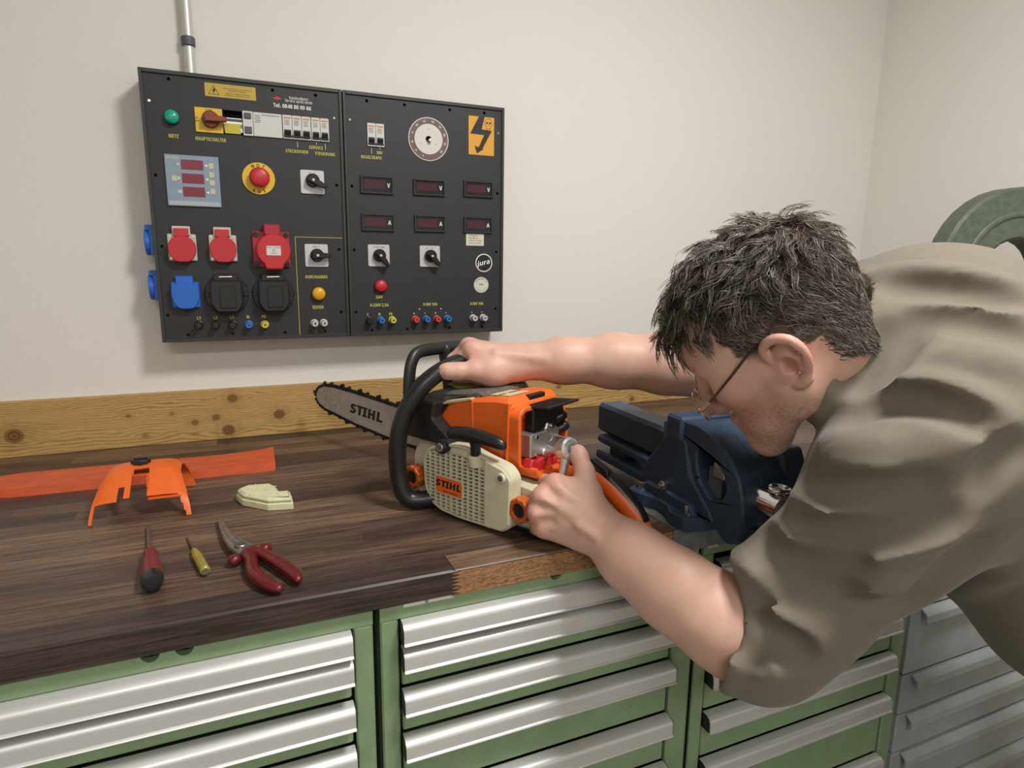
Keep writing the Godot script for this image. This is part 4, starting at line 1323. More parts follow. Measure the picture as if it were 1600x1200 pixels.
	# --- dusty grey deck, hand guard and its pivot arm
	g = saw_slab(G.round_poly(P2([0.062, 0.10, 0.070, 0.14, 0.045, 0.172, 0.01, 0.186, -0.045, 0.193, -0.086, 0.196, -0.094, 0.190, -0.05, 0.183, -0.02, 0.170, 0.0, 0.14, 0.0, 0.10]), 0.006, 3), -0.06, 0.055, 0.006)
	var deck := part(t, "engine_deck", g.mesh(), M.saw_grey, Transform3D(), "dusty dark grey top deck")
	g = saw_slab(P2([-0.012, 0.168, -0.03, 0.1775, -0.08, 0.189, -0.08, 0.185, -0.03, 0.172]), 0.05, 0.064, 0.001)
	part(deck, "cream_edge", g.mesh(), plate_m)
	g = G.new()
	g.xf = Transform3D(Basis(Vector3(0, 0, 1), 0.19) * Basis(Vector3(1, 0, 0), -0.12), sv(-0.018, 0.1935, 0.008))
	g.box(Vector3.ZERO, Vector3(0.042, 0.001, 0.045))
	part(deck, "yellow_sticker", g.mesh(), mat(hexc("8f8140"), 0.7))
	g = saw_slab(G.round_poly(P2([0.064, 0.112, 0.064, 0.142, 0.034, 0.150, 0.004, 0.176, -0.022, 0.176, -0.016, 0.150, -0.057, 0.122, -0.056, 0.108, -0.044, 0.103, -0.03, 0.110]), 0.005, 3), 0.058, 0.084, 0.003)
	var arm := part(t, "guard_arm", g.mesh(), M.saw_black, Transform3D(), "black pivot arm of the hand guard")
	g = G.new()
	g.cyl(sv(-0.046, 0.112, 0.080), sv(-0.046, 0.112, 0.0965), 0.0115, 20, 0.0015)
	part(arm, "pivot_boss", g.mesh(), M.saw_black)
	g = G.new()
	g.cyl(sv(-0.046, 0.112, 0.094), sv(-0.046, 0.112, 0.0985), 0.0072, 18, 0.0008)
	part(arm, "pivot_bolt", g.mesh(), M.chrome)
	g = G.new()
	g.cyl(sv(-0.046, 0.112, 0.0982), sv(-0.046, 0.112, 0.0988), 0.0042, 8)
	part(arm, "socket_shade_disc", g.mesh(), M.grey_dark)  # flat disc, its dark colour stands for shade inside the bolt recess
	g = G.new()
	g.tube(G.curve([sv(0.052, 0.135, 0.066), sv(0.058, 0.165, 0.064), sv(0.060, 0.205, 0.060), sv(0.062, 0.228, 0.052), sv(0.064, 0.241, 0.036), sv(0.065, 0.243, 0.0), sv(0.064, 0.242, -0.05), sv(0.062, 0.238, -0.095), sv(0.060, 0.23, -0.112), sv(0.056, 0.19, -0.112), sv(0.05, 0.14, -0.10)], 5), 0.0085, 12, 1.25)
	g.tube(PackedVector3Array([sv(0.064, 0.240, -0.024), sv(0.061, 0.21, -0.026), sv(0.055, 0.16, -0.03)]), [0.013, 0.011, 0.014], 12, 0.6)
	part(t, "hand_guard", g.mesh(50), M.saw_black, Transform3D(), "black chain brake hand guard")
	# --- front handle bar
	g = G.new()
	g.tube(G.curve([sv(-0.03, 0.024, 0.055), sv(-0.002, 0.0145, 0.088), sv(0.018, 0.02, 0.109), sv(0.030, 0.06, 0.114), sv(0.030, 0.11, 0.114), sv(0.022, 0.155, 0.106), sv(0.006, 0.196, 0.086), sv(-0.008, 0.221, 0.053), sv(-0.014, 0.231, 0.012), sv(-0.020, 0.228, -0.035), sv(-0.028, 0.208, -0.080), sv(-0.038, 0.172, -0.112), sv(-0.046, 0.125, -0.122), sv(-0.05, 0.08, -0.112), sv(-0.05, 0.05, -0.08)], 5), 0.0142, 18)
	part(t, "handle_bar", g.mesh(60), M.rubber, Transform3D(), "black rubber-sleeved front handle bar")
	# --- rear handle
	var hp := G.curve([sv(-0.205, 0.075, -0.012), sv(-0.235, 0.088, -0.018), sv(-0.262, 0.080, -0.022), sv(-0.292, 0.058, -0.025), sv(-0.318, 0.034, -0.027), sv(-0.330, 0.016, -0.027)], 5)
	g = G.new()
	g.tube(hp, [0.018, 0.018, 0.0175, 0.017, 0.0168, 0.0165, 0.0165, 0.0163, 0.016, 0.016, 0.016, 0.016, 0.016, 0.016, 0.016, 0.016, 0.016, 0.016, 0.016, 0.0158, 0.0155, 0.0152, 0.015, 0.0145, 0.014, 0.0135], 16, 1.0)
	g.tube(G.curve([sv(-0.328, 0.016, -0.027), sv(-0.318, 0.010, -0.027), sv(-0.27, 0.010, -0.022), sv(-0.225, 0.016, -0.012)], 4), 0.010, 12)
	part(t, "rear_handle", g.mesh(60), M.saw_orange, Transform3D(), "orange rear handle loop")
	var bp := PackedVector3Array()
	for p in hp: bp.append(p + Vector3(0.002, 0.0095, 0))
	g = G.new()
	g.tube(bp.slice(3, 25), 0.0125, 14, 1.0)
	part(t, "rear_grip", g.mesh(60), M.rubber, Transform3D(), "black rubber grip strip")
	g = saw_slab(G.round_poly(P2([-0.222, 0.108, -0.250, 0.110, -0.276, 0.096, -0.280, 0.084, -0.270, 0.088, -0.245, 0.098, -0.222, 0.098]), 0.003, 2), -0.024, -0.012, 0.001)
	part(t, "throttle_lock", g.mesh(), M.black)
	# --- guide bar with chain
	var S0 := -0.0365
	var mid := [0.03, 0.078]
	# bar outline: upper edge, nose, lower edge
	var up := [Vector2(0.06, 0.108), Vector2(0.20, 0.113), Vector2(0.33, 0.1225), Vector2(0.40, 0.1255), Vector2(0.435, 0.1235), Vector2(0.455, 0.116), Vector2(0.4635, 0.1045), Vector2(0.4635, 0.0935), Vector2(0.455, 0.084), Vector2(0.435, 0.0765), Vector2(0.40, 0.071), Vector2(0.33, 0.060), Vector2(0.20, 0.047), Vector2(0.06, 0.046)]
	g = saw_slab(PackedVector2Array(up), S0 - 0.0022, S0 + 0.0022, 0.0004)
	var bar_m := tri(mat(hexc("c9c6c0"), 0.45, 0.35), Vector3(5, 5, 5))
	bar_m.albedo_texture = tex(streak_image(151, 256, 256, [[5.0, 5.0, 0.5], [60.0, 60.0, 0.3], [16.0, 16.0, 0.3]], 0.82, 1.0))
	var bar := part(t, "guide_bar", g.mesh(), bar_m, Transform3D(), "pale grey guide bar")
	lettering(bar, "STIHL", 0.0195, sv(0.296, 0.0875, S0 + 0.0024), M.black, face * slant * Basis(Vector3(0, 0, 1), -0.06), 1.36, true, 0.0004)
	for e in [[0.436, 0.113], [0.414, 0.117], [0.43, 0.098], [0.41, 0.098], [0.414, 0.082], [0.396, 0.110], [0.396, 0.088]]:
		g = G.new()
		g.cyl(sv(e[0], e[1], S0 + 0.002), sv(e[0], e[1], S0 + 0.0026), 0.0014, 8)
		part(bar, "rivet", g.mesh(), M.grey_dark)
	# chain: links all round the outline
	var pts := PackedVector2Array()
	for i in up.size() - 1:
		var n := maxi(1, int(up[i].distance_to(up[i + 1]) / 0.0041))
		for k in n: pts.append(up[i].lerp(up[i + 1], float(k) / n))
	var link := G.new()
	var cut := G.new()
	for i in range(0, pts.size() - 1):
		var d := (pts[i + 1] - pts[i]).normalized()
		var nrm := Vector2(-d.y, d.x)
		var basis := Basis(Vector3(d.x, d.y, 0), Vector3(nrm.x, nrm.y, 0), Vector3(0, 0, 1))
		for s in ([-1.0, 1.0] if i % 2 == 0 else [0.0]):
			link.xf = Transform3D(basis, sv(pts[i].x + nrm.x * 0.0028, pts[i].y + nrm.y * 0.0028, S0 + s * 0.0026))
			link.box(Vector3.ZERO, Vector3(0.0072, 0.0062, 0.0014), 0.0012)
		if i % 7 == 0:
			cut.xf = Transform3D(basis, sv(pts[i].x + nrm.x * 0.007, pts[i].y + nrm.y * 0.007, S0 + (0.0026 if i % 14 == 0 else -0.0026)))
			cut.prism(P2([-0.006, -0.003, 0.006, -0.003, 0.006, 0.002, 0.003, 0.0005, 0.001, 0.0005, -0.001, 0.0048, -0.006, 0.0036]), 0.003)
	link.xf = Transform3D()
	part(t, "chain", link.mesh(), mat(hexc("262422"), 0.5, 0.4), Transform3D(), "oily dark saw chain")
	var cc := part(t, "chain_cutters", cut.mesh(), mat(hexc("4a4640"), 0.35, 0.8))
	cc.set_meta("kind", "stuff")

# ---------------------------------------------------------------- things lying on the worktop
# a thin shell over a grid of points; keep(u, v) tells which cells stay
func shell(pos: Callable, keep: Callable, nu: int, nv: int, thick: float) -> G:
	var g := G.new()
	var p := []
	for i in nu + 1:
		var col := []
		for j in nv + 1: col.append(pos.call(float(i) / nu, float(j) / nv))
		p.append(col)
	var nrm := []
	for i in nu + 1:
		var col := []
		for j in nv + 1:
			var du: Vector3 = p[mini(i + 1, nu)][j] - p[maxi(i - 1, 0)][j]
			var dv: Vector3 = p[i][mini(j + 1, nv)] - p[i][maxi(j - 1, 0)]
			col.append(du.cross(dv).normalized())
		nrm.append(col)
	var on := func(i: int, j: int) -> bool: return i >= 0 and j >= 0 and i < nu and j < nv and keep.call((i + 0.5) / nu, (j + 0.5) / nv)
	for i in nu:
		for j in nv:
			if not on.call(i, j): continue
			var v0 := g.v.size()
			for e in [[0, 0], [1, 0], [1, 1], [0, 1]]: g.v.append(p[i + e[0]][j + e[1]])
			for e in [[0, 0], [1, 0], [1, 1], [0, 1]]: g.v.append(p[i + e[0]][j + e[1]] - nrm[i + e[0]][j + e[1]] * thick)
			g.t.append_array([v0, v0 + 1, v0 + 2, v0, v0 + 2, v0 + 3, v0 + 4, v0 + 6, v0 + 5, v0 + 4, v0 + 7, v0 + 6])
			var sides := [[0, -1, 0, 1], [1, 0, 1, 2], [0, 1, 2, 3], [-1, 0, 3, 0]]
			for s in sides:
				if not on.call(i + s[0], j + s[1]):
					var a: int = v0 + s[2]
					var b: int = v0 + s[3]
					g.t.append_array([a, a + 4, b, b, a + 4, b + 4])
	return g

func bench_tools() -> void:
	var grime := tex(streak_image(161, 256, 256, [[8.0, 8.0, 0.6], [40.0, 40.0, 0.4]], 0.72, 1.08))
	# --- bar scabbard
	var m := tri(mat(hexc("dd5f34"), 0.5), Vector3.ONE * 5.0)
	m.albedo_texture = tex(streak_image(163, 256, 256, [[4.0, 9.0, 0.6], [50.0, 50.0, 0.4]], 0.86, 1.02))
	var t := thing("bar_scabbard", "long flat orange plastic scabbard for a saw bar, by the wall", "scabbard", Vector3(0.052, BENCH, 0.2), "", Basis(Vector3(0, 1, 0), -0.022))
	var rings := []
	for k in 31:
		var u := k / 30.0
		var x := -0.475 * u
		var w := 0.043 * (1.0 if u < 0.84 else sqrt(maxf(0.03, 1.0 - pow((u - 0.84) / 0.165, 2.0))))
		var flare := exp(-u * 14.0)
		var h := 0.0165 + 0.003 * flare
		var r := PackedVector3Array()
		for e in [[1.0, 0.0], [1.05, 0.003], [1.0, 0.9], [0.93, 1.0], [0.6, 0.93 - 0.12 * flare], [0.0, 0.9 - 0.18 * flare], [-0.6, 1.0], [-0.93, 1.0 + 0.2 * flare], [-1.0, 0.9 + 0.2 * flare], [-1.05, 0.003], [-1.0, 0.0]]:
			r.append(Vector3(x, e[1] * (0.0165 if e[0] > 0.9 else h), 0.038 + e[0] * w))
		rings.append(r)
	var g := G.new()
	g.loft(rings, false, true)
	part(t, "sleeve", g.mesh(50), m)
	# --- carburettor box cover
	t = thing("engine_cover", "bright orange plastic saw cover with a black twist knob on top", "plastic cover", Vector3(-0.152, BENCH, 0.40))
	var prof := G.curve([Vector3(0, 0.003, -0.078), Vector3(0, 0.03, -0.075), Vector3(0, 0.056, -0.058), Vector3(0, 0.0655, -0.03), Vector3(0, 0.064, -0.005), Vector3(0, 0.055, 0.012), Vector3(0, 0.042, 0.027), Vector3(0, 0.028, 0.042), Vector3(0, 0.0, 0.056)], 6)
	var pos := func(u: float, v: float) -> Vector3:
		var f := v * (prof.size() - 1)
		var i := mini(int(f), prof.size() - 2)
		var q: Vector3 = prof[i].lerp(prof[i + 1], f - i)
		var up := clampf(q.y / 0.064, 0, 1)
		var c := u * 2.0 - 1.0
		var half := lerpf(0.069, 0.052, pow(up, 1.5))
		var fall := 0.012 * pow(absf(c), 6.0) * up
		return Vector3(c * half, maxf(0.0, q.y - fall), q.z + 0.008 * c * (1.0 - up) - 0.004 * c)
	var keep := func(u: float, v: float) -> bool:
		if v < 0.14: return u < 0.12 or u > 0.88
		if v < 0.60: return not (u > 0.40 and u < 0.60 and v > 0.53)
		if u < 0.04: return true
		if u < 0.25: return v < 0.885 - 0.06 * u
		if u < 0.31: return v < 0.72
		if u < 0.385: return v < 0.86
		if u < 0.575: return v < 0.53 + 0.05 * pow((u - 0.48) / 0.095, 2.0)
		if u < 0.90: return v < 0.86
		return v < 0.86 + 0.14 * (u - 0.90) / 0.06
	g = shell(pos, keep, 60, 48, 0.0024)
	part(t, "shell", g.mesh(50), M.saw_orange)
	# little return flanges round the cut-outs
	g = G.new()
	g.box(Vector3(0.033, 0.0285, 0.040), Vector3(0.046, 0.0022, 0.012), 0.0005)
	part(t, "flange", g.mesh(), M.saw_orange)
	g = G.new()
	g.box(Vector3(0.0095, 0.044, 0.024), Vector3(0.0022, 0.03, 0.022), 0.0005)
	part(t, "flange", g.mesh(), M.saw_orange)
	g = G.new()
	var rr := []
	for e in [[0.0, 1.0], [0.008, 1.0], [0.0105, 0.9], [0.0105, 0.0]]:
		var q := PackedVector3Array()
		for i in 36: q.append(Vector3(cos(TAU * i / 36) * 0.0135 * e[1] * (1.0 + 0.06 * sin(i * TAU / 4.0)), e[0], sin(TAU * i / 36) * 0.0135 * e[1] * (1.0 + 0.06 * sin(i * TAU / 4.0))))
		rr.append(q)
	g.loft(rr)
	var kn := part(t, "twist_knob", g.mesh(30), M.rubber, at(-0.003, 0.064, -0.022), "black twist knob")
	g = G.new()
	g.box(Vector3(0, 0.0115, 0), Vector3(0.020, 0.003, 0.004), 0.0008)
	part(kn, "knob_bar", g.mesh(), M.rubber)
	# --- air filter
	var fm := tri(mat(hexc("e2e0b6"), 0.6), Vector3.ONE * 12.0)
	fm.albedo_texture = tex(streak_image(165, 128, 128, [[6.0, 6.0, 0.6], [30.0, 30.0, 0.4]], 0.9, 1.0))
	t = thing("air_filter", "pale yellow angular air filter lying on the worktop", "air filter", Vector3(0.024, BENCH, 0.45))
	var fp := P2([-0.043, -0.030, -0.024, -0.046, 0.013, -0.040, 0.021, -0.022, 0.025, 0.004, 0.041, 0.006, 0.041, 0.046, 0.003, 0.038, -0.034, 0.0])
	g = G.new()
	g.xf = Transform3D(Basis(Vector3(1, 0, 0), Vector3(0, 0, 1), Vector3(0, 1, 0)), Vector3.ZERO)
	g.prism(G.round_poly(fp, 0.002, 2), 0.012, 0.0015)
	g.xf = Transform3D(Basis(Vector3(1, 0, 0), Vector3(0, 0, 1), Vector3(0, 1, 0)), Vector3(0, 0.011, 0))
	g.prism(G.round_poly(G.inset(fp, 0.002), 0.002, 2), 0.010, 0.004)
	part(t, "filter_body", g.mesh(), fm)
	for e in [[-0.026, -0.030, 0.020, -0.018], [-0.034, -0.014, 0.022, 0.012], [-0.020, 0.004, 0.034, 0.030], [-0.012, -0.040, -0.022, 0.008], [0.006, -0.036, 0.0, 0.028], [0.018, -0.004, 0.020, 0.036]]:
		g = G.new()
		g.cyl(Vector3(e[0], 0.0208, e[1]), Vector3(e[2], 0.0208, e[3]), 0.0007, 6)
		part(t, "pleat_rib", g.mesh(), fm)
	# --- red screwdriver
	var a := Vector3(-0.1115, BENCH + 0.0135, 0.708)
	var b := Vector3(-0.139, BENCH + 0.0025, 0.492)
	t = thing("screwdriver", "screwdriver with a dull red handle and black end cap", "screwdriver", a, "", G.along(b - a))
	var L := a.distance_to(b)
	g = G.new()
	var prf := [[0.0, 0.008], [0.001, 0.011], [0.008, 0.0126], [0.018, 0.0126]]
	var mk := func(pp: Array, lobes: float, deep: float) -> ArrayMesh:
		var gg := G.new()
		var rs := []
		for e in pp:
			var q := PackedVector3Array()
			for i in 36: q.append(Vector3(cos(TAU * i / 36), 0, sin(TAU * i / 36)) * e[1] * (1.0 - deep * pow(0.5 + 0.5 * cos(lobes * TAU * i / 36), 4.0)) + Vector3(0, e[0], 0))
			rs.append(q)
		gg.loft(rs)
		return gg.mesh(40)
	part(t, "end_cap", mk.call(prf, 6.0, 0.0), M.rubber)
	var redm := tri(mat(hexc("84292d"), 0.5), Vector3.ONE * 15.0)
	redm.albedo_texture = grime
	part(t, "handle", mk.call([[0.017, 0.0124], [0.022, 0.0128], [0.05, 0.0122], [0.07, 0.0105], [0.082, 0.0085], [0.088, 0.0092], [0.102, 0.0095], [0.106, 0.0075]], 6.0, 0.14), redm)
	g = G.new()
	g.cyl(Vector3(0, 0.10, 0), Vector3(0, L - 0.012, 0), 0.0028, 10)
	g.xf = Transform3D(Basis(), Vector3(0, L - 0.012, 0))
	g.loft([PackedVector3Array([Vector3(-0.0028, 0, -0.0026), Vector3(0.0028, 0, -0.0026), Vector3(0.0028, 0, 0.0026), Vector3(-0.0028, 0, 0.0026)]), PackedVector3Array([Vector3(-0.003, 0.012, -0.0004), Vector3(0.003, 0.012, -0.0004), Vector3(0.003, 0.012, 0.0004), Vector3(-0.003, 0.012, 0.0004)])])
	part(t, "blade", g.mesh(), mat(hexc("8b8883"), 0.4, 0.9))
	# --- voltage tester
	a = Vector3(-0.0555, BENCH + 0.0072, 0.684)
	b = Vector3(-0.0845, BENCH + 0.002, 0.553)
	t = thing("voltage_tester", "small voltage tester with a clear yellow handle and pocket clip", "screwdriver", a, "", G.along(b - a))
	L = a.distance_to(b)
	var ym := mat(hexc("988a35"), 0.25)
	part(t, "handle", mk.call([[0.0, 0.004], [0.002, 0.0062], [0.06, 0.0062], [0.066, 0.005], [0.072, 0.0052], [0.078, 0.004]], 8.0, 0.06), ym)
	g = G.new()
	g.cyl(Vector3(0, 0.07, 0), Vector3(0, L - 0.006, 0), 0.0016, 8)
	g.box(Vector3(0, L - 0.003, 0), Vector3(0.003, 0.006, 0.001))
	part(t, "blade", g.mesh(), mat(hexc("6d5a50"), 0.5, 0.6))
	g = G.new()
	g.box(Vector3(-0.0058, 0.022, 0.001), Vector3(0.002, 0.036, 0.005), 0.0005)
	part(t, "pocket_clip", g.mesh(), ym)
	g = G.new()
	g.cyl(Vector3(0, -0.002, 0), Vector3(0, 0.001, 0), 0.0042, 12)
	part(t, "contact_cap", g.mesh(), M.steel)
	# --- bent-nose pliers
	t = thing("pliers", "bent-nose pliers with dark red dipped handles", "pliers", Vector3(-0.010, BENCH, 0.645))
	var pm := tri(mat(hexc("a5a29c"), 0.35, 0.85), Vector3.ONE * 12.0)
	pm.albedo_texture = grime
	var dr := tri(mat(hexc("6e1a1d"), 0.35), Vector3.ONE * 14.0)
	dr.albedo_texture = tex(streak_image(167, 128, 128, [[6.0, 6.0, 0.6], [30.0, 30.0, 0.4]], 0.75, 1.05))
	for s in [0, 1]:
		var off := -0.0028 if s == 0 else 0.0028
		g = G.new()
		g.tube(G.curve([Vector3(0.008 + off, 0.009, 0.016), Vector3(-0.002 + off * 1.8, 0.010, -0.006), Vector3(-0.012 + off * 1.6, 0.010, -0.030), Vector3(-0.020 + off * 1.1, 0.010, -0.058), Vector3(-0.026 + off * 0.8, 0.009, -0.090), Vector3(-0.032 + off * 0.55, 0.008, -0.134)], 4), [0.0085, 0.0088, 0.009, 0.009, 0.0088, 0.0084, 0.008, 0.0074, 0.0068, 0.0062, 0.0056, 0.0052, 0.0048, 0.0044, 0.004, 0.0036, 0.0033, 0.003, 0.0027, 0.0024, 0.0021], 10, 0.8, true, Vector3(0, 1, 0))
		part(t, "jaw", g.mesh(50), pm)
	g = G.new()
	g.cyl(Vector3(-0.004, 0.004, -0.004), Vector3(-0.004, 0.0185, -0.004), 0.008, 20, 0.001)
	part(t, "pivot", g.mesh(), pm)
	var arms := [[Vector3(0.004, 0.009, 0.014), Vector3(0.008, 0.0095, 0.034), Vector3(0.0085, 0.0095, 0.062), Vector3(0.016, 0.0095, 0.090), Vector3(0.029, 0.009, 0.113), Vector3(0.036, 0.009, 0.121)], [Vector3(0.010, 0.0095, 0.010), Vector3(0.022, 0.010, 0.022), Vector3(0.036, 0.010, 0.048), Vector3(0.049, 0.0095, 0.076), Vector3(0.057, 0.009, 0.097), Vector3(0.059, 0.009, 0.106)]]
	for q in arms:
		g = G.new()
		g.tube(G.curve(q, 4), [0.0105, 0.0098, 0.009, 0.0085, 0.0082, 0.0082, 0.0083, 0.0085, 0.0087, 0.0088, 0.0088, 0.0088, 0.0087, 0.0085, 0.0083, 0.008, 0.0076, 0.0072, 0.0068, 0.0064, 0.006], 12, 0.95, true, Vector3(0, 1, 0))
		part(t, "handle", g.mesh(60), dr)
	for e in [[Vector3(-0.012, 0.0095, 0.024), 0.5], [Vector3(0.026, 0.0100, 0.004), -0.5]]:
		g = G.new()
		g.ball(e[0], Vector3(0.0085, 0.0075, 0.0085), 14, 8)
		part(t, "thumb_guard", g.mesh(60), dr)

# ---------------------------------------------------------------- vice on the bench edge
func vp(x: float, y: float, z: float) -> Vector3:
	return Vector3(x * K, BENCH + (y - 0.9) * K, z * K)

# outline in (z, y), pushed from x0 to x1
func vice_slab(p: PackedVector2Array, x0: float, x1: float, bev := 0.0) -> G:
	var q := PackedVector2Array()
	for w in p: q.append(Vector2(w.x * K, BENCH + (w.y - 0.9) * K))
	var g := G.new()
	g.xf = Transform3D(Basis(Vector3(0, 0, 1), Vector3(0, 1, 0), Vector3(-1, 0, 0)), Vector3(x1 * K, 0, 0))
	g.prism(q, (x1 - x0) * K, bev)
	return g

func vbox(x0: float, x1: float, y0: float, y1: float, z0: float, z1: float, bev := 0.002) -> G:
	var g := G.new()
	g.box(vp((x0 + x1) / 2, (y0 + y1) / 2, (z0 + z1) / 2), Vector3(x1 - x0, y1 - y0, z1 - z0) * K, bev)
	return g

func vice() -> void:
	var navy := tri(mat(hexc("34485f"), 0.48), Vector3.ONE * 12.0)
	navy.albedo_texture = tex(streak_image(181, 256, 256, [[9.0, 9.0, 0.5], [70.0, 70.0, 0.5]], 0.75, 1.05))
	navy.normal_enabled = true
	var bump: Image = streak_image(183, 256, 256, [[30.0, 30.0, 0.6], [90.0, 90.0, 0.4]], 0.0, 1.0)
	bump.convert(Image.FORMAT_RGBA8)
	bump.bump_map_to_normal_map(3.0)
	navy.normal_texture = tex(bump)
	navy.normal_scale = 0.25
	var t := thing("bench_vice", "dark blue cast-iron bench vice bolted to the worktop edge", "vice")
	part(t, "slide_rail", vbox(0.712, 0.772, 0.983, 1.045, 0.535, 0.83, 0.006).mesh(), navy)
	part(t, "guide_flange", vbox(0.703, 0.782, 0.962, 0.979, 0.553, 0.83, 0.004).mesh(), navy)
	part(t, "guide_flange", vbox(0.703, 0.782, 0.924, 0.944, 0.548, 0.83, 0.004).mesh(), navy)
	part(t, "guide_web", vbox(0.722, 0.765, 0.942, 0.964, 0.575, 0.632, 0.002).mesh(), navy)
	part(t, "body", vice_slab(G.round_poly(P2([0.742, 0.925, 0.742, 0.975, 0.775, 1.012, 0.80, 1.045, 0.86, 1.048, 0.875, 0.99, 0.93, 0.945, 0.945, 0.925]), 0.008, 3), 0.694, 0.792, 0.005).mesh(), navy)
	# base with four lugs
	var bp := PackedVector2Array()
	for w in G.round_poly(P2([0.666, 0.735, 0.705, 0.728, 0.780, 0.728, 0.820, 0.735, 0.822, 0.772, 0.806, 0.80, 0.806, 0.838, 0.822, 0.862, 0.820, 0.905, 0.78, 0.915, 0.705, 0.915, 0.666, 0.905, 0.664, 0.862, 0.680, 0.838, 0.680, 0.80, 0.664, 0.772]), 0.01, 3): bp.append(Vector2(w.x * K, w.y * K))
	var g := G.new()
	g.xf = Transform3D(Basis(Vector3(1, 0, 0), Vector3(0, 0, 1), Vector3(0, 1, 0)), Vector3(0, BENCH + 0.0015, 0))
	g.prism(bp, 0.0215, 0.002)
	part(t, "base", g.mesh(), navy)
	g = vice_slab(P2([0.745, 0.92, 0.765, 0.945, 0.89, 0.945, 0.905, 0.92]), 0.684, 0.80, 0.003)
	part(t, "turntable", g.mesh(), navy)
	for e in [[0.686, 0.752], [0.690, 0.884], [0.80, 0.752], [0.80, 0.884]]:
		g = G.new()
		g.cyl(vp(e[0], 0.9255, e[1]), vp(e[0], 0.929, e[1]), 0.0105, 18)
		g.cyl(vp(e[0], 0.929, e[1]), vp(e[0], 0.9395, e[1]), 0.0078, 6, 0.0012)
		part(t, "bolt", g.mesh(30), M.steel, Transform3D(), "bright hexagon bolt")
	g = G.new()
	g.cyl(vp(0.694, 0.952, 0.815), vp(0.682, 0.952, 0.815), 0.0085, 6, 0.001)
	g.cyl(vp(0.683, 0.952, 0.815), vp(0.676, 0.952, 0.815), 0.0045, 10, 0.0006)
	part(t, "side_nut", g.mesh(30), M.steel)
	# front jaw: an arch with a pocket in its flank
	var outer := G.round_poly(P2([0.812, 1.034, 0.808, 1.066, 0.840, 1.079, 0.885, 1.080, 0.925, 1.070, 0.962, 1.046, 0.986, 1.018, 0.998, 0.985, 1.002, 0.945, 0.992, 0.912, 0.966, 0.902, 0.932, 0.922, 0.900, 0.952, 0.876, 0.992, 0.868, 1.018, 0.848, 1.036]), 0.008, 3)
	var hole := G.round_poly(P2([0.885, 1.040, 0.920, 1.036, 0.948, 1.018, 0.960, 0.992, 0.950, 0.968, 0.925, 0.964, 0.897, 0.986, 0.886, 1.015]), 0.006, 3)
	part(t, "jaw", vice_slab(with_hole(outer, hole), 0.697, 0.742, 0.003).mesh(), navy, Transform3D(), "arched dark blue front jaw")
	part(t, "jaw_core", vice_slab(G.inset(outer, 0.003), 0.741, 0.794, 0.003).mesh(), navy)
	part(t, "jaw_shoulder", vice_slab(G.round_poly(P2([0.918, 1.05, 0.972, 1.052, 0.982, 1.03, 0.990, 0.985, 0.930, 0.975]), 0.006, 3), 0.79, 0.842, 0.005).mesh(), navy)
	part(t, "jaw_lip", vbox(0.785, 0.838, 0.974, 0.984, 0.935, 0.995, 0.003).mesh(), navy)
	part(t, "jaw_plate", vbox(0.690, 0.80, 1.040, 1.068, 0.800, 0.812, 0.0015).mesh(), M.grey_dark)
	part(t, "pocket_block", vbox(0.712, 0.742, 0.955, 1.012, 0.898, 0.930, 0.003).mesh(), M.grey_dark)
	part(t, "lit_pocket_block", vbox(0.703, 0.742, 0.998, 1.030, 0.918, 0.950, 0.004).mesh(), M.steel)  # pale steel block added to pass for a lit bit inside the pocket
	part(t, "jaw_tip", vbox(0.690, 0.80, 1.038, 1.084, 0.806, 0.850, 0.004).mesh(), navy)
	part(t, "jaw_foot", vice_slab(G.round_poly(P2([0.972, 0.905, 0.972, 0.935, 1.004, 0.94, 1.004, 0.915, 0.992, 0.905]), 0.004, 2), 0.71, 0.785, 0.004).mesh(), navy)
	# spindle with its tommy bar
	g = G.new()
	g.cyl(vp(0.735, 0.983, 0.99), vp(0.735, 0.983, 1.046), 0.0195, 28, 0.0015)
	var sp := part(t, "spindle", g.mesh(), M.chrome, Transform3D(), "bright steel spindle head")
	g = G.new()
	g.cyl(vp(0.735, 0.983, 1.0462), vp(0.735, 0.983, 1.048), 0.0145, 24, 0.0006)
	part(sp, "spindle_cap", g.mesh(), M.steel)
	g = G.new()
	g.cyl(vp(0.735, 0.925, 1.032), vp(0.737, 1.012, 1.028), 0.0072, 16)
	part(t, "tommy_bar", g.mesh(), M.chrome)
	g = G.new()
	var ring := []
	for i in 16: ring.append(vp(0.737, 1.012, 1.028) + Vector3(cos(TAU * i / 16) * 0.0125, 0, sin(TAU * i / 16) * 0.0125))
	g.tube(PackedVector3Array(ring), 0.0034, 10, 1.0, false, Vector3.ZERO, true)
	part(t, "bar_ring", g.mesh(60), M.chrome)
	g = G.new()
	g.ball(vp(0.737, 1.010, 1.028), Vector3(0.010, 0.004, 0.010), 16, 8)
	part(t, "bar_end", g.mesh(60), M.chrome)

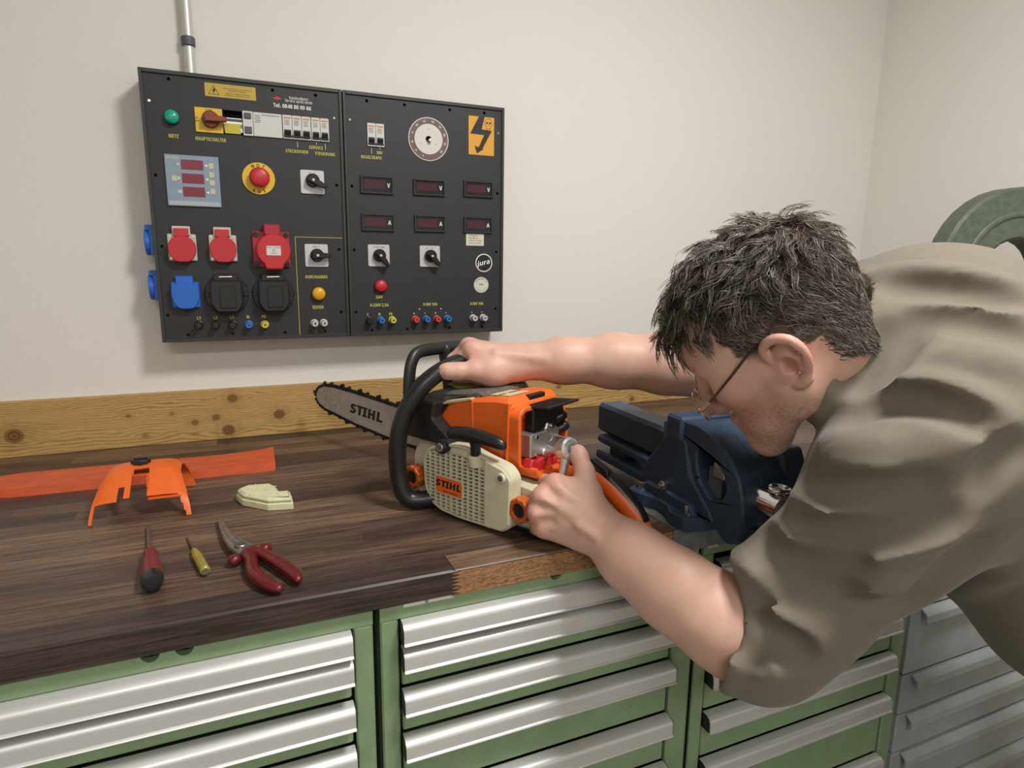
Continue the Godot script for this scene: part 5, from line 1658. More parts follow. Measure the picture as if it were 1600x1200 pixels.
func press() -> void:
	# C-frame of a bench press standing in the corner, turned towards the room
	var turn := Basis(Vector3(0, 1, 0), -0.35)
	var t := thing("arbor_press", "sage green cast C-frame of a bench press in the corner", "press", Vector3(1.64, BENCH, 0.58), "", turn)
	var m: Material = M.press_green
	var c := Vector2(0.0, 0.385)
	var o := PackedVector2Array()
	var n := PackedVector2Array()
	for i in 17:
		var a := PI - PI * i / 16.0
		o.append(c + Vector2(cos(a) * 0.175, sin(a) * 0.185))
	o.append_array(P2([0.175, 0.02, 0.075, 0.02, 0.075, 0.370]))
	for i in 13:
		var a := PI * i / 12.0
		o.append(Vector2(0.0, 0.370) + Vector2(cos(a) * 0.075, sin(a) * 0.085))
	o.append_array(P2([-0.075, 0.30, -0.175, 0.30]))
	var g := G.new()
	g.xf = at(0, 0, -0.03)
	g.prism(o, 0.06, 0.006)
	part(t, "c_frame", g.mesh(), m)
	# raised rim along the outside of the arch
	var p := PackedVector3Array()
	for i in 25:
		var a := PI - PI * i / 24.0
		p.append(Vector3(cos(a) * 0.118, 0.380 + sin(a) * 0.130, 0.031))
	g = G.new()
	g.tube(p, 0.007, 8, 0.6)
	part(t, "casting_rib", g.mesh(60), m)
	g = G.new()
	g.box(Vector3(0.0, 0.012, 0.0), Vector3(0.42, 0.024, 0.16), 0.004)
	part(t, "base", g.mesh(), m)
	g = G.new()
	g.box(Vector3(-0.125, 0.27, 0), Vector3(0.034, 0.26, 0.034), 0.002)
	part(t, "ram", g.mesh(), M.steel)
	g = G.new()
	g.cyl(Vector3(-0.125, 0.024, 0), Vector3(-0.125, 0.05, 0), 0.06, 28, 0.003)
	part(t, "anvil", g.mesh(), M.steel)

# ---------------------------------------------------------------- smooth bodies: tapered bones joined by a smooth minimum, meshed as surface nets
class Field:
	var A := PackedVector3Array()
	var D := PackedVector3Array()
	var IL := PackedFloat32Array()
	var R := PackedFloat32Array()
	var DR := PackedFloat32Array()
	var KK := PackedFloat32Array()
	var T := PackedInt32Array()      # 0 bone, 1 ellipsoid, 2 groove
	var E := []                      # inverse frames of ellipsoids
	var all := PackedInt32Array()

	func bone(a: Vector3, b: Vector3, ra: float, rb: float, k := 0.02, type := 0) -> void:
		all.append(A.size())
		A.append(a)
		D.append(b - a)
		IL.append(1.0 / maxf((b - a).length_squared(), 1e-9))
		R.append(ra)
		DR.append(rb - ra)
		KK.append(k)
		T.append(type)
		E.append(null)

	func chain(p: Array, r: Array, k := 0.02, type := 0) -> void:
		for i in p.size() - 1: bone(p[i], p[i + 1], r[i], r[i + 1], k, type)

	func ellipsoid(c: Vector3, axes: Basis, r: Vector3, k := 0.02) -> void:
		bone(c, c, minf(r.x, minf(r.y, r.z)), 0.0, k, 1)
		E[E.size() - 1] = Basis.from_scale(Vector3(1.0 / r.x, 1.0 / r.y, 1.0 / r.z)) * axes.transposed()

	func one(i: int, p: Vector3) -> float:
		var q := p - A[i]
		if T[i] == 1:
			return ((E[i] as Basis * q).length() - 1.0) * R[i]
		var t := clampf(q.dot(D[i]) * IL[i], 0.0, 1.0)
		return (q - D[i] * t).length() - R[i] - DR[i] * t

	func ev(p: Vector3, ids: PackedInt32Array) -> float:
		var d := 10.0
		for i in ids:
			if T[i] == 2: continue
			var e: float
			var q := p - A[i]
			if T[i] == 1:
				e = ((E[i] as Basis * q).length() - 1.0) * R[i]
			else:
				var t := clampf(q.dot(D[i]) * IL[i], 0.0, 1.0)
				e = (q - D[i] * t).length() - R[i] - DR[i] * t
			var k := KK[i]
			var h := k - absf(d - e)
			d = minf(d, e)
			if h > 0.0: d -= h * h * 0.25 / k
		for i in ids:
			if T[i] != 2: continue
			var q := p - A[i]
			var t := clampf(q.dot(D[i]) * IL[i], 0.0, 1.0)
			var e := R[i] + DR[i] * t - (q - D[i] * t).length()
			var k := KK[i]
			var h := k - absf(d - e)
			d = maxf(d, e)
			if h > 0.0: d += h * h * 0.25 / k
		return d

	func near(c: Vector3, reach: float, ids: PackedInt32Array) -> PackedInt32Array:
		var ds := PackedFloat32Array()
		var dm := 10.0
		for i in ids:
			var d := one(i, c)
			ds.append(d)
			if T[i] != 2 and d < dm: dm = d
		var out := PackedInt32Array()
		for n in ids.size():
			var i := ids[n]
			if T[i] == 2:
				if ds[n] < reach + KK[i]: out.append(i)
			elif ds[n] < dm + 2.0 * reach + KK[i]: out.append(i)
		return out

	# first hit of a ray
	func hit(o: Vector3, dir: Vector3, start := 0.25) -> Vector3:
		var t := start
		for k in 160:
			var d := ev(o + dir * t, all)
			if d < 0.0006: break
			t += maxf(d * 0.8, 0.0005)
			if t > 3.0: break
		return o + dir * t

class Hull:
	var v := PackedVector3Array()
	var n := PackedVector3Array()
	var c := PackedColorArray()
	var t := PackedInt32Array()

	func add(f: Field, cell: float, lo: Vector3, hi: Vector3, paint: Callable) -> void:
		var nb := Vector3i(((hi - lo) / (cell * 16.0)).ceil())
		var sz := nb * 16
		var sx := sz.x + 1
		var sxy := sx * (sz.y + 1)
		var val := PackedFloat32Array()
		val.resize(sxy * (sz.z + 1))
		val.fill(99.0)
		var active := []
		var r16 := cell * 8.0 * 1.7321
		var r4 := cell * 2.0 * 1.7321
		for bz in nb.z:
			for by in nb.y:
				for bx in nb.x:
					var o := Vector3i(bx, by, bz) * 16
					var c16 := lo + (Vector3(o) + Vector3.ONE * 8.0) * cell
					var ids := f.near(c16, r16, f.all)
					if ids.is_empty() or absf(f.ev(c16, ids)) > r16 * 1.15 + 0.02: continue
					for q in 64:
						var o4 := o + Vector3i(q % 4, (q / 4) % 4, q / 16) * 4
						var c4 := lo + (Vector3(o4) + Vector3.ONE * 2.0) * cell
						var id4 := f.near(c4, r4, ids)
						if id4.is_empty() or absf(f.ev(c4, id4)) > r4 * 1.2 + 0.004: continue
						active.append(o4)
						for z in 5:
							for y in 5:
								var row := (o4.z + z) * sxy + (o4.y + y) * sx + o4.x
								for x in 5:
									if val[row + x] == 99.0:
										val[row + x] = f.ev(lo + Vector3(o4.x + x, o4.y + y, o4.z + z) * cell, id4)
		var at := {}
		var base := v.size()
		for o4 in active:
			for z in range(o4.z, o4.z + 4):
				for y in range(o4.y, o4.y + 4):
					for x in range(o4.x, o4.x + 4):
						var i: int = z * sxy + y * sx + x
						var a := val[i]
						var b := val[i + 1]
						var cc := val[i + sx]
						var d := val[i + sx + 1]
						var e := val[i + sxy]
						var g := val[i + sxy + 1]
						var h := val[i + sxy + sx]
						var k := val[i + sxy + sx + 1]
						var m := int(a < 0.0) + int(b < 0.0) + int(cc < 0.0) + int(d < 0.0) + int(e < 0.0) + int(g < 0.0) + int(h < 0.0) + int(k < 0.0)
						if m == 0 or m == 8: continue
						var s := Vector3.ZERO
						var w := 0.0
						if (a < 0.0) != (b < 0.0):
							s += Vector3(a / (a - b), 0, 0)
							w += 1.0
						if (cc < 0.0) != (d < 0.0):
							s += Vector3(cc / (cc - d), 1, 0)
							w += 1.0
						if (e < 0.0) != (g < 0.0):
							s += Vector3(e / (e - g), 0, 1)
							w += 1.0
						if (h < 0.0) != (k < 0.0):
							s += Vector3(h / (h - k), 1, 1)
							w += 1.0
						if (a < 0.0) != (cc < 0.0):
							s += Vector3(0, a / (a - cc), 0)
							w += 1.0
						if (b < 0.0) != (d < 0.0):
							s += Vector3(1, b / (b - d), 0)
							w += 1.0
						if (e < 0.0) != (h < 0.0):
							s += Vector3(0, e / (e - h), 1)
							w += 1.0
						if (g < 0.0) != (k < 0.0):
							s += Vector3(1, g / (g - k), 1)
							w += 1.0
						if (a < 0.0) != (e < 0.0):
							s += Vector3(0, 0, a / (a - e))
							w += 1.0
						if (b < 0.0) != (g < 0.0):
							s += Vector3(1, 0, b / (b - g))
							w += 1.0
						if (cc < 0.0) != (h < 0.0):
							s += Vector3(0, 1, cc / (cc - h))
							w += 1.0
						if (d < 0.0) != (k < 0.0):
							s += Vector3(1, 1, d / (d - k))
							w += 1.0
						at[i] = v.size()
						var p := lo + (Vector3(x, y, z) + s / w) * cell
						var nn := Vector3(b + d + g + k - a - cc - e - h, cc + d + h + k - a - b - e - g, e + g + h + k - a - b - cc - d).normalized()
						v.append(p)
						n.append(nn)
						c.append(paint.call(p, nn))
		for i in at:
			var a := val[i]
			var quads := [[i + 1, i - sx - sxy, i - sxy, i - sx], [i + sx, i - sxy - 1, i - 1, i - sxy], [i + sxy, i - 1 - sx, i - sx, i - 1]]
			for q in quads:
				if (a < 0.0) == (val[q[0]] < 0.0): continue
				if not (at.has(q[1]) and at.has(q[2]) and at.has(q[3])): continue
				var p0: int = at[q[1]]
				var p1: int = at[q[2]]
				var p2: int = at[i]
				var p3: int = at[q[3]]
				if a < 0.0: t.append_array([p0, p2, p1, p0, p3, p2])
				else: t.append_array([p0, p1, p2, p0, p2, p3])

	# relax the surface, then take its normals from the faces
	func relax(times: int) -> void:
		for k in times:
			var sum := PackedVector3Array()
			sum.resize(v.size())
			var cnt := PackedFloat32Array()
			cnt.resize(v.size())
			for i in range(0, t.size(), 3):
				for e in 3:
					var a := t[i + e]
					sum[a] += v[t[i + (e + 1) % 3]] + v[t[i + (e + 2) % 3]]
					cnt[a] += 2.0
			for i in v.size():
				if cnt[i] > 0.0: v[i] = v[i].lerp(sum[i] / cnt[i], 0.7)
		var acc := PackedVector3Array()
		acc.resize(v.size())
		for i in range(0, t.size(), 3):
			var fn := (v[t[i + 1]] - v[t[i]]).cross(v[t[i + 2]] - v[t[i]])
			if fn.dot(n[t[i]]) < 0.0: fn = -fn
			for e in 3: acc[t[i + e]] += fn
		for i in v.size():
			if acc[i].length_squared() > 0.0: n[i] = acc[i].normalized()

	func mesh() -> ArrayMesh:
		var arr := []
		arr.resize(Mesh.ARRAY_MAX)
		arr[Mesh.ARRAY_VERTEX] = v
		arr[Mesh.ARRAY_NORMAL] = n
		arr[Mesh.ARRAY_COLOR] = c
		# front faces run clockwise
		for i in range(0, t.size(), 3):
			var fn := (v[t[i + 1]] - v[t[i]]).cross(v[t[i + 2]] - v[t[i]])
			if fn.dot(n[t[i]]) > 0.0:
				var k := t[i + 1]
				t[i + 1] = t[i + 2]
				t[i + 2] = k
		arr[Mesh.ARRAY_INDEX] = t
		var am := ArrayMesh.new()
		am.add_surface_from_arrays(Mesh.PRIMITIVE_TRIANGLES, arr)
		return am

# ---------------------------------------------------------------- the man at the bench
const EYE := Vector3(0, 1.295, 1.5183)

# a point of the photograph at a given distance along the view
func ray(u: float, v: float) -> Vector3:
	return Vector3(0.91921, 0.0126, 0.39357) * ((u - 800.0) / 1002.2) + Vector3(0.06328, 0.98177, -0.17923) * ((600.0 - v) / 1002.2) + Vector3(0.38865, -0.18965, -0.90166)

func px(u: float, v: float, d: float) -> Vector3:
	return EYE + ray(u, v) * d

func pxs(a: Array) -> Array:
	var p := []
	for q in a: p.append(px(q[0], q[1], q[2]))
	return p

var HO: Vector3     # head: origin between the ears, axes forward, up, left
var HB: Basis

func hd(f: float, u: float, l: float) -> Vector3:
	return HO + HB * Vector3(f, u, l)

func head_frame() -> void:
	var cam := Basis(Vector3(0.91921, 0.0126, 0.39357), Vector3(0.06328, 0.98177, -0.17923), Vector3(0.38865, -0.18965, -0.90166))
	var F := Vector3(-0.70, -0.50, 0.51).normalized()
	var U0 := Vector3(F.y, -F.x, 0).normalized()
	if U0.y < 0: U0 = -U0
	var L0 := F.cross(U0).normalized()
	if L0.z > 0: L0 = -L0
	var tilt := deg_to_rad(9.0)
	var U := U0 * cos(tilt) + L0 * sin(tilt)
	var L := L0 * cos(tilt) - U0 * sin(tilt)
	HB = Basis(cam * F, cam * U, cam * L)
	HO = px(1222, 570, 0.69) - HB.z * 0.076

func head_field() -> Field:
	var f := Field.new()
	f.ellipsoid(hd(-0.006, 0.046, 0), HB, Vector3(0.101, 0.086, 0.077), 0.02)
	f.bone(hd(0.052, 0.05, 0.0), hd(0.052, 0.05, 0.0), 0.049, 0.049, 0.03)
	for s: float in [-1.0, 1.0]:
		f.bone(hd(0.045, 0.045, 0.022 * s), hd(0.048, 0.0, 0.036 * s), 0.045, 0.036, 0.02)
		f.bone(hd(0.05, 0.0, 0.034 * s), hd(0.058, -0.055, 0.022 * s), 0.036, 0.030, 0.02)     # cheek
		f.bone(hd(0.062, -0.004, 0.050 * s), hd(0.02, 0.002, 0.066 * s), 0.015, 0.010, 0.02)   # cheekbone
		f.bone(hd(0.004, -0.042, 0.056 * s), hd(0.078, -0.100, 0.016 * s), 0.018, 0.019, 0.03)  # jaw
		f.bone(hd(0.0, 0.0, 0.058 * s), hd(0.012, -0.055, 0.050 * s), 0.020, 0.020, 0.02)
		f.bone(hd(0.086, 0.031, 0.010 * s), hd(0.076, 0.031, 0.042 * s), 0.0125, 0.011, 0.012) # brow
	f.bone(hd(0.050, -0.055, 0.0), hd(0.066, -0.085, 0.0), 0.040, 0.028, 0.02)
	f.bone(hd(0.080, -0.104, 0.0), hd(0.080, -0.104, 0.0), 0.021, 0.021, 0.015)             # chin
	f.bone(hd(0.090, 0.022, 0.0), hd(0.117, -0.026, 0.0), 0.0085, 0.0105, 0.010)             # nose
	f.bone(hd(0.117, -0.028, 0.0), hd(0.114, -0.030, 0.0), 0.0125, 0.0125, 0.008)
	for s: float in [-1.0, 1.0]:
		f.bone(hd(0.104, -0.033, 0.0135 * s), hd(0.098, -0.034, 0.014 * s), 0.0088, 0.009, 0.006)
		f.bone(hd(0.098, -0.062, 0.0), hd(0.088, -0.064, 0.020 * s), 0.0075, 0.005, 0.006)    # lips
		f.bone(hd(0.096, -0.073, 0.0), hd(0.086, -0.071, 0.018 * s), 0.008, 0.005, 0.006)
		f.bone(hd(0.091, 0.012, 0.028 * s), hd(0.086, 0.011, 0.040 * s), 0.0125, 0.012, 0.012, 2) # eye socket
		f.bone(hd(0.073, 0.011, 0.033 * s), hd(0.073, 0.011, 0.033 * s), 0.0128, 0.0128, 0.004)
		f.bone(hd(0.107, -0.0675, 0.0), hd(0.094, -0.068, 0.022 * s), 0.0022, 0.0018, 0.004, 2)
	# neck
	f.bone(hd(-0.030, -0.030, 0.0), px(1345, 545, 0.785), 0.060, 0.062, 0.03)
	f.bone(px(1345, 545, 0.785), px(1450, 570, 0.80), 0.062, 0.07, 0.03)
	# ears
	for s: float in [-1.0, 1.0]:
		var ear := func(x: float, y: float, o: float) -> Vector3: return hd(-0.006 + x, 0.0 + y, (0.0715 + o) * s)
		f.bone(ear.call(0.006, -0.010, 0.000), ear.call(-0.004, 0.012, 0.004), 0.012, 0.014, 0.008)
		var helix := [ear.call(0.010, 0.006, 0.006), ear.call(0.013, 0.020, 0.009), ear.call(0.008, 0.031, 0.014), ear.call(-0.004, 0.035, 0.019), ear.call(-0.016, 0.029, 0.023), ear.call(-0.022, 0.016, 0.024), ear.call(-0.021, 0.000, 0.021), ear.call(-0.014, -0.015, 0.015), ear.call(-0.005, -0.026, 0.010), ear.call(0.004, -0.027, 0.006)]
		var hx := Array(G.curve(helix, 3))
		f.chain(hx, range(hx.size()).map(func(i): return 0.0038 + 0.0008 * sin(i * 0.12) + (0.0022 if i > 22 else 0.0)), 0.004)
		f.bone(ear.call(-0.006, 0.020, 0.012), ear.call(-0.013, 0.004, 0.012), 0.0062, 0.006, 0.006)
		f.bone(ear.call(-0.006, 0.010, 0.006), ear.call(-0.014, 0.022, 0.012), 0.010, 0.008, 0.006)
		f.chain([ear.call(0.002, 0.014, 0.011), ear.call(-0.009, 0.013, 0.016), ear.call(-0.013, 0.003, 0.016), ear.call(-0.009, -0.009, 0.013)], [0.003, 0.0038, 0.004, 0.0045], 0.005)
		f.bone(ear.call(0.008, -0.004, 0.007), ear.call(0.006, -0.010, 0.007), 0.0045, 0.0045, 0.004)
		f.bone(ear.call(-0.002, 0.002, 0.016), ear.call(-0.001, -0.005, 0.012), 0.0068, 0.006, 0.005, 2)
		f.bone(ear.call(0.004, 0.024, 0.017), ear.call(-0.012, 0.022, 0.024), 0.0030, 0.0030, 0.004, 2)
		f.bone(ear.call(-0.012, 0.022, 0.024), ear.call(-0.0165, 0.006, 0.024), 0.0030, 0.0022, 0.004, 2)
	return f

func arm_left(f: Field) -> void:
	# upper arm inside the sleeve, forearm, fist round the ratchet
	f.bone(px(1400, 780, 0.71), px(1195, 985, 0.79), 0.046, 0.042, 0.03)
	f.bone(px(1190, 990, 0.79), px(1158, 1014, 0.79), 0.044, 0.042, 0.02)
	f.chain(pxs([[1180, 993, 0.79], [1120, 965, 0.80], [1050, 920, 0.82], [985, 870, 0.85], [938, 828, 0.875]]), [0.048, 0.051, 0.046, 0.038, 0.0295], 0.03)
	f.bone(px(1060, 905, 0.80), px(990, 855, 0.835), 0.028, 0.022, 0.03)
	# wrist and palm
	f.chain(pxs([[940, 830, 0.875], [918, 812, 0.878]]), [0.028, 0.028], 0.02)
	f.bone(px(920, 806, 0.88), px(868, 758, 0.892), 0.022, 0.0165, 0.018)
	f.bone(px(915, 815, 0.875), px(848, 778, 0.884), 0.021, 0.0165, 0.018)
	f.bone(px(912, 826, 0.878), px(842, 802, 0.884), 0.020, 0.0155, 0.018)
	f.bone(px(910, 838, 0.882), px(848, 824, 0.890), 0.018, 0.0145, 0.018)
	f.bone(px(905, 790, 0.888), px(895, 770, 0.893), 0.022, 0.018, 0.02)
	# knuckles
	for q in [[866, 753, 0.884, 0.011], [845, 776, 0.875, 0.0115], [838, 802, 0.875, 0.011], [846, 825, 0.882, 0.010]]:
		f.bone(px(q[0], q[1], q[2]), px(q[0] + 4, q[1] + 3, q[2]), q[3], q[3], 0.008)
	# four fingers curl away and back round the handle
	f.chain(pxs([[866, 755, 0.892], [852, 752, 0.930], [868, 766, 0.950], [888, 772, 0.936]]), [0.0115, 0.0102, 0.0092, 0.0085], 0.004)
	f.chain(pxs([[846, 778, 0.886], [836, 776, 0.930], [854, 789, 0.952], [876, 793, 0.936]]), [0.0115, 0.0104, 0.0094, 0.0086], 0.004)
	f.chain(pxs([[840, 803, 0.886], [830, 801, 0.928], [848, 812, 0.950], [868, 814, 0.934]]), [0.011, 0.0100, 0.009, 0.0082], 0.004)
	f.chain(pxs([[848, 826, 0.890], [838, 826, 0.924], [852, 834, 0.942], [868, 834, 0.928]]), [0.010, 0.009, 0.0082, 0.0074], 0.004)
	# thumb up along the ratchet head
	f.chain(pxs([[918, 800, 0.882], [921, 768, 0.886]]), [0.020, 0.0155], 0.02)
	f.chain(pxs([[921, 768, 0.886], [914, 738, 0.896], [905, 713, 0.906], [903, 706, 0.908]]), [0.0145, 0.0128, 0.0116, 0.0105], 0.008)
	# tendons and hollows on the back of the hand
	f.bone(px(905, 790, 0.862), px(872, 762, 0.872), 0.004, 0.004, 0.012)
	f.bone(px(900, 805, 0.857), px(855, 782, 0.866), 0.004, 0.004, 0.012)
	f.bone(px(858, 772, 0.858), px(868, 778, 0.858), 0.005, 0.004, 0.010, 2)
	f.bone(px(846, 794, 0.858), px(858, 797, 0.856), 0.005, 0.004, 0.010, 2)
	f.bone(px(848, 816, 0.862), px(860, 817, 0.860), 0.005, 0.004, 0.010, 2)
	f.bone(px(930, 838, 0.842), px(905, 822, 0.848), 0.003, 0.003, 0.012)

func arm_right(f: Field) -> void:
	f.bone(px(1330, 500, 0.96), px(1105, 574, 1.045), 0.048, 0.045, 0.03)
	f.chain(pxs([[1110, 574, 1.045], [1040, 568, 1.05], [960, 564, 1.05], [880, 563, 1.05], [826, 565, 1.05]]), [0.045, 0.0455, 0.040, 0.033, 0.0265], 0.03)
	f.bone(px(826, 565, 1.05), px(800, 566, 1.055), 0.0255, 0.025, 0.02)
	# metacarpals fan out over the handle
	f.bone(px(800, 562, 1.045), px(738, 548, 1.035), 0.021, 0.0155, 0.018)
	f.bone(px(800, 562, 1.060), px(733, 543, 1.060), 0.021, 0.0155, 0.018)
	f.bone(px(800, 564, 1.075), px(738, 545, 1.083), 0.020, 0.0145, 0.018)
	f.bone(px(802, 566, 1.085), px(748, 550, 1.104), 0.018, 0.0135, 0.018)
	for q in [[735, 544, 1.035], [731, 539, 1.06], [736, 541, 1.083]]:
		f.bone(px(q[0], q[1], q[2]), px(q[0] + 4, q[1], q[2]), 0.0108, 0.0108, 0.008)
	# fingers go over and under the bar
	f.chain(pxs([[735, 546, 1.036], [712, 566, 1.046], [716, 592, 1.060], [734, 600, 1.066]]), [0.0118, 0.0108, 0.0095, 0.0086], 0.004)
	f.chain(pxs([[731, 541, 1.060], [708, 562, 1.070], [714, 589, 1.082], [734, 596, 1.088]]), [0.0118, 0.0108, 0.0096, 0.0087], 0.004)
	f.chain(pxs([[736, 543, 1.083], [712, 562, 1.093], [718, 586, 1.102], [736, 594, 1.106]]), [0.0112, 0.0102, 0.0092, 0.0084], 0.004)
	f.chain(pxs([[747, 549, 1.104], [724, 564, 1.112], [728, 584, 1.118], [742, 590, 1.12]]), [0.0102, 0.0092, 0.0084, 0.0076], 0.004)
	# thumb lies along the near side of the bar
	f.chain(pxs([[798, 574, 1.040], [768, 580, 1.026], [742, 579, 1.016]]), [0.022, 0.0205, 0.0155], 0.02)
	f.chain(pxs([[742, 579, 1.016], [716, 580, 1.010], [699, 580, 1.008], [693, 580, 1.009]]), [0.0145, 0.0128, 0.0122, 0.0105], 0.008)
	f.bone(px(776, 588, 1.040), px(752, 592, 1.050), 0.016, 0.013, 0.015)
	f.bone(px(850, 560, 1.022), px(775, 552, 1.018), 0.003, 0.003, 0.014)

func skin_paint(n: FastNoiseLite, red: Array) -> Callable:
	var base := Color(0.60, 0.375, 0.285)
	var flush := Color(0.52, 0.23, 0.18)
	return func(p: Vector3, _nn: Vector3) -> Color:
		var k := 0.14 + 0.30 * n.get_noise_3dv(p * 28.0) + 0.12 * n.get_noise_3dv(p * 120.0)
		for q in red:
			var d: float = (q[0] as Vector3).distance_to(p) / float(q[1])
			if d < 1.0: k += float(q[2]) * (1.0 - d * d)
		return base.lerp(flush, clampf(k, 0.0, 1.0))

func shirt_field() -> Field:
	var f := Field.new()
	# trunk
	f.bone(px(1470, 545, 0.80), px(1700, 700, 0.85), 0.128, 0.150, 0.06)
	f.bone(px(1480, 640, 0.76), px(1720, 905, 0.82), 0.118, 0.158, 0.06)
	f.bone(px(1720, 800, 0.84), px(1830, 880, 0.88), 0.165, 0.165, 0.06)
	# shoulders and arms
	f.bone(px(1425, 560, 0.775), px(1478, 675, 0.68), 0.092, 0.082, 0.07)
	f.bone(px(1400, 520, 0.82), px(1375, 490, 0.94), 0.085, 0.070, 0.05)
	f.bone(px(1487, 690, 0.68), px(1377, 815, 0.715), 0.084, 0.078, 0.05)
	f.bone(px(1377, 815, 0.715), px(1245, 935, 0.77), 0.078, 0.078, 0.05)
	f.bone(px(1245, 935, 0.77), px(1190, 990, 0.785), 0.078, 0.074, 0.03)
	f.bone(px(1190, 990, 0.785), px(1110, 958, 0.80), 0.074, 0.072, 0.03)
	f.bone(px(1365, 490, 0.94), px(1190, 548, 1.01), 0.070, 0.066, 0.05)
	# neckband
	f.bone(px(1318, 545, 0.768), px(1430, 565, 0.79), 0.080, 0.10, 0.03)
	# loose cloth under the arm
	f.bone(px(1400, 740, 0.69), px(1560, 740, 0.72), 0.075, 0.09, 0.05)
	return f

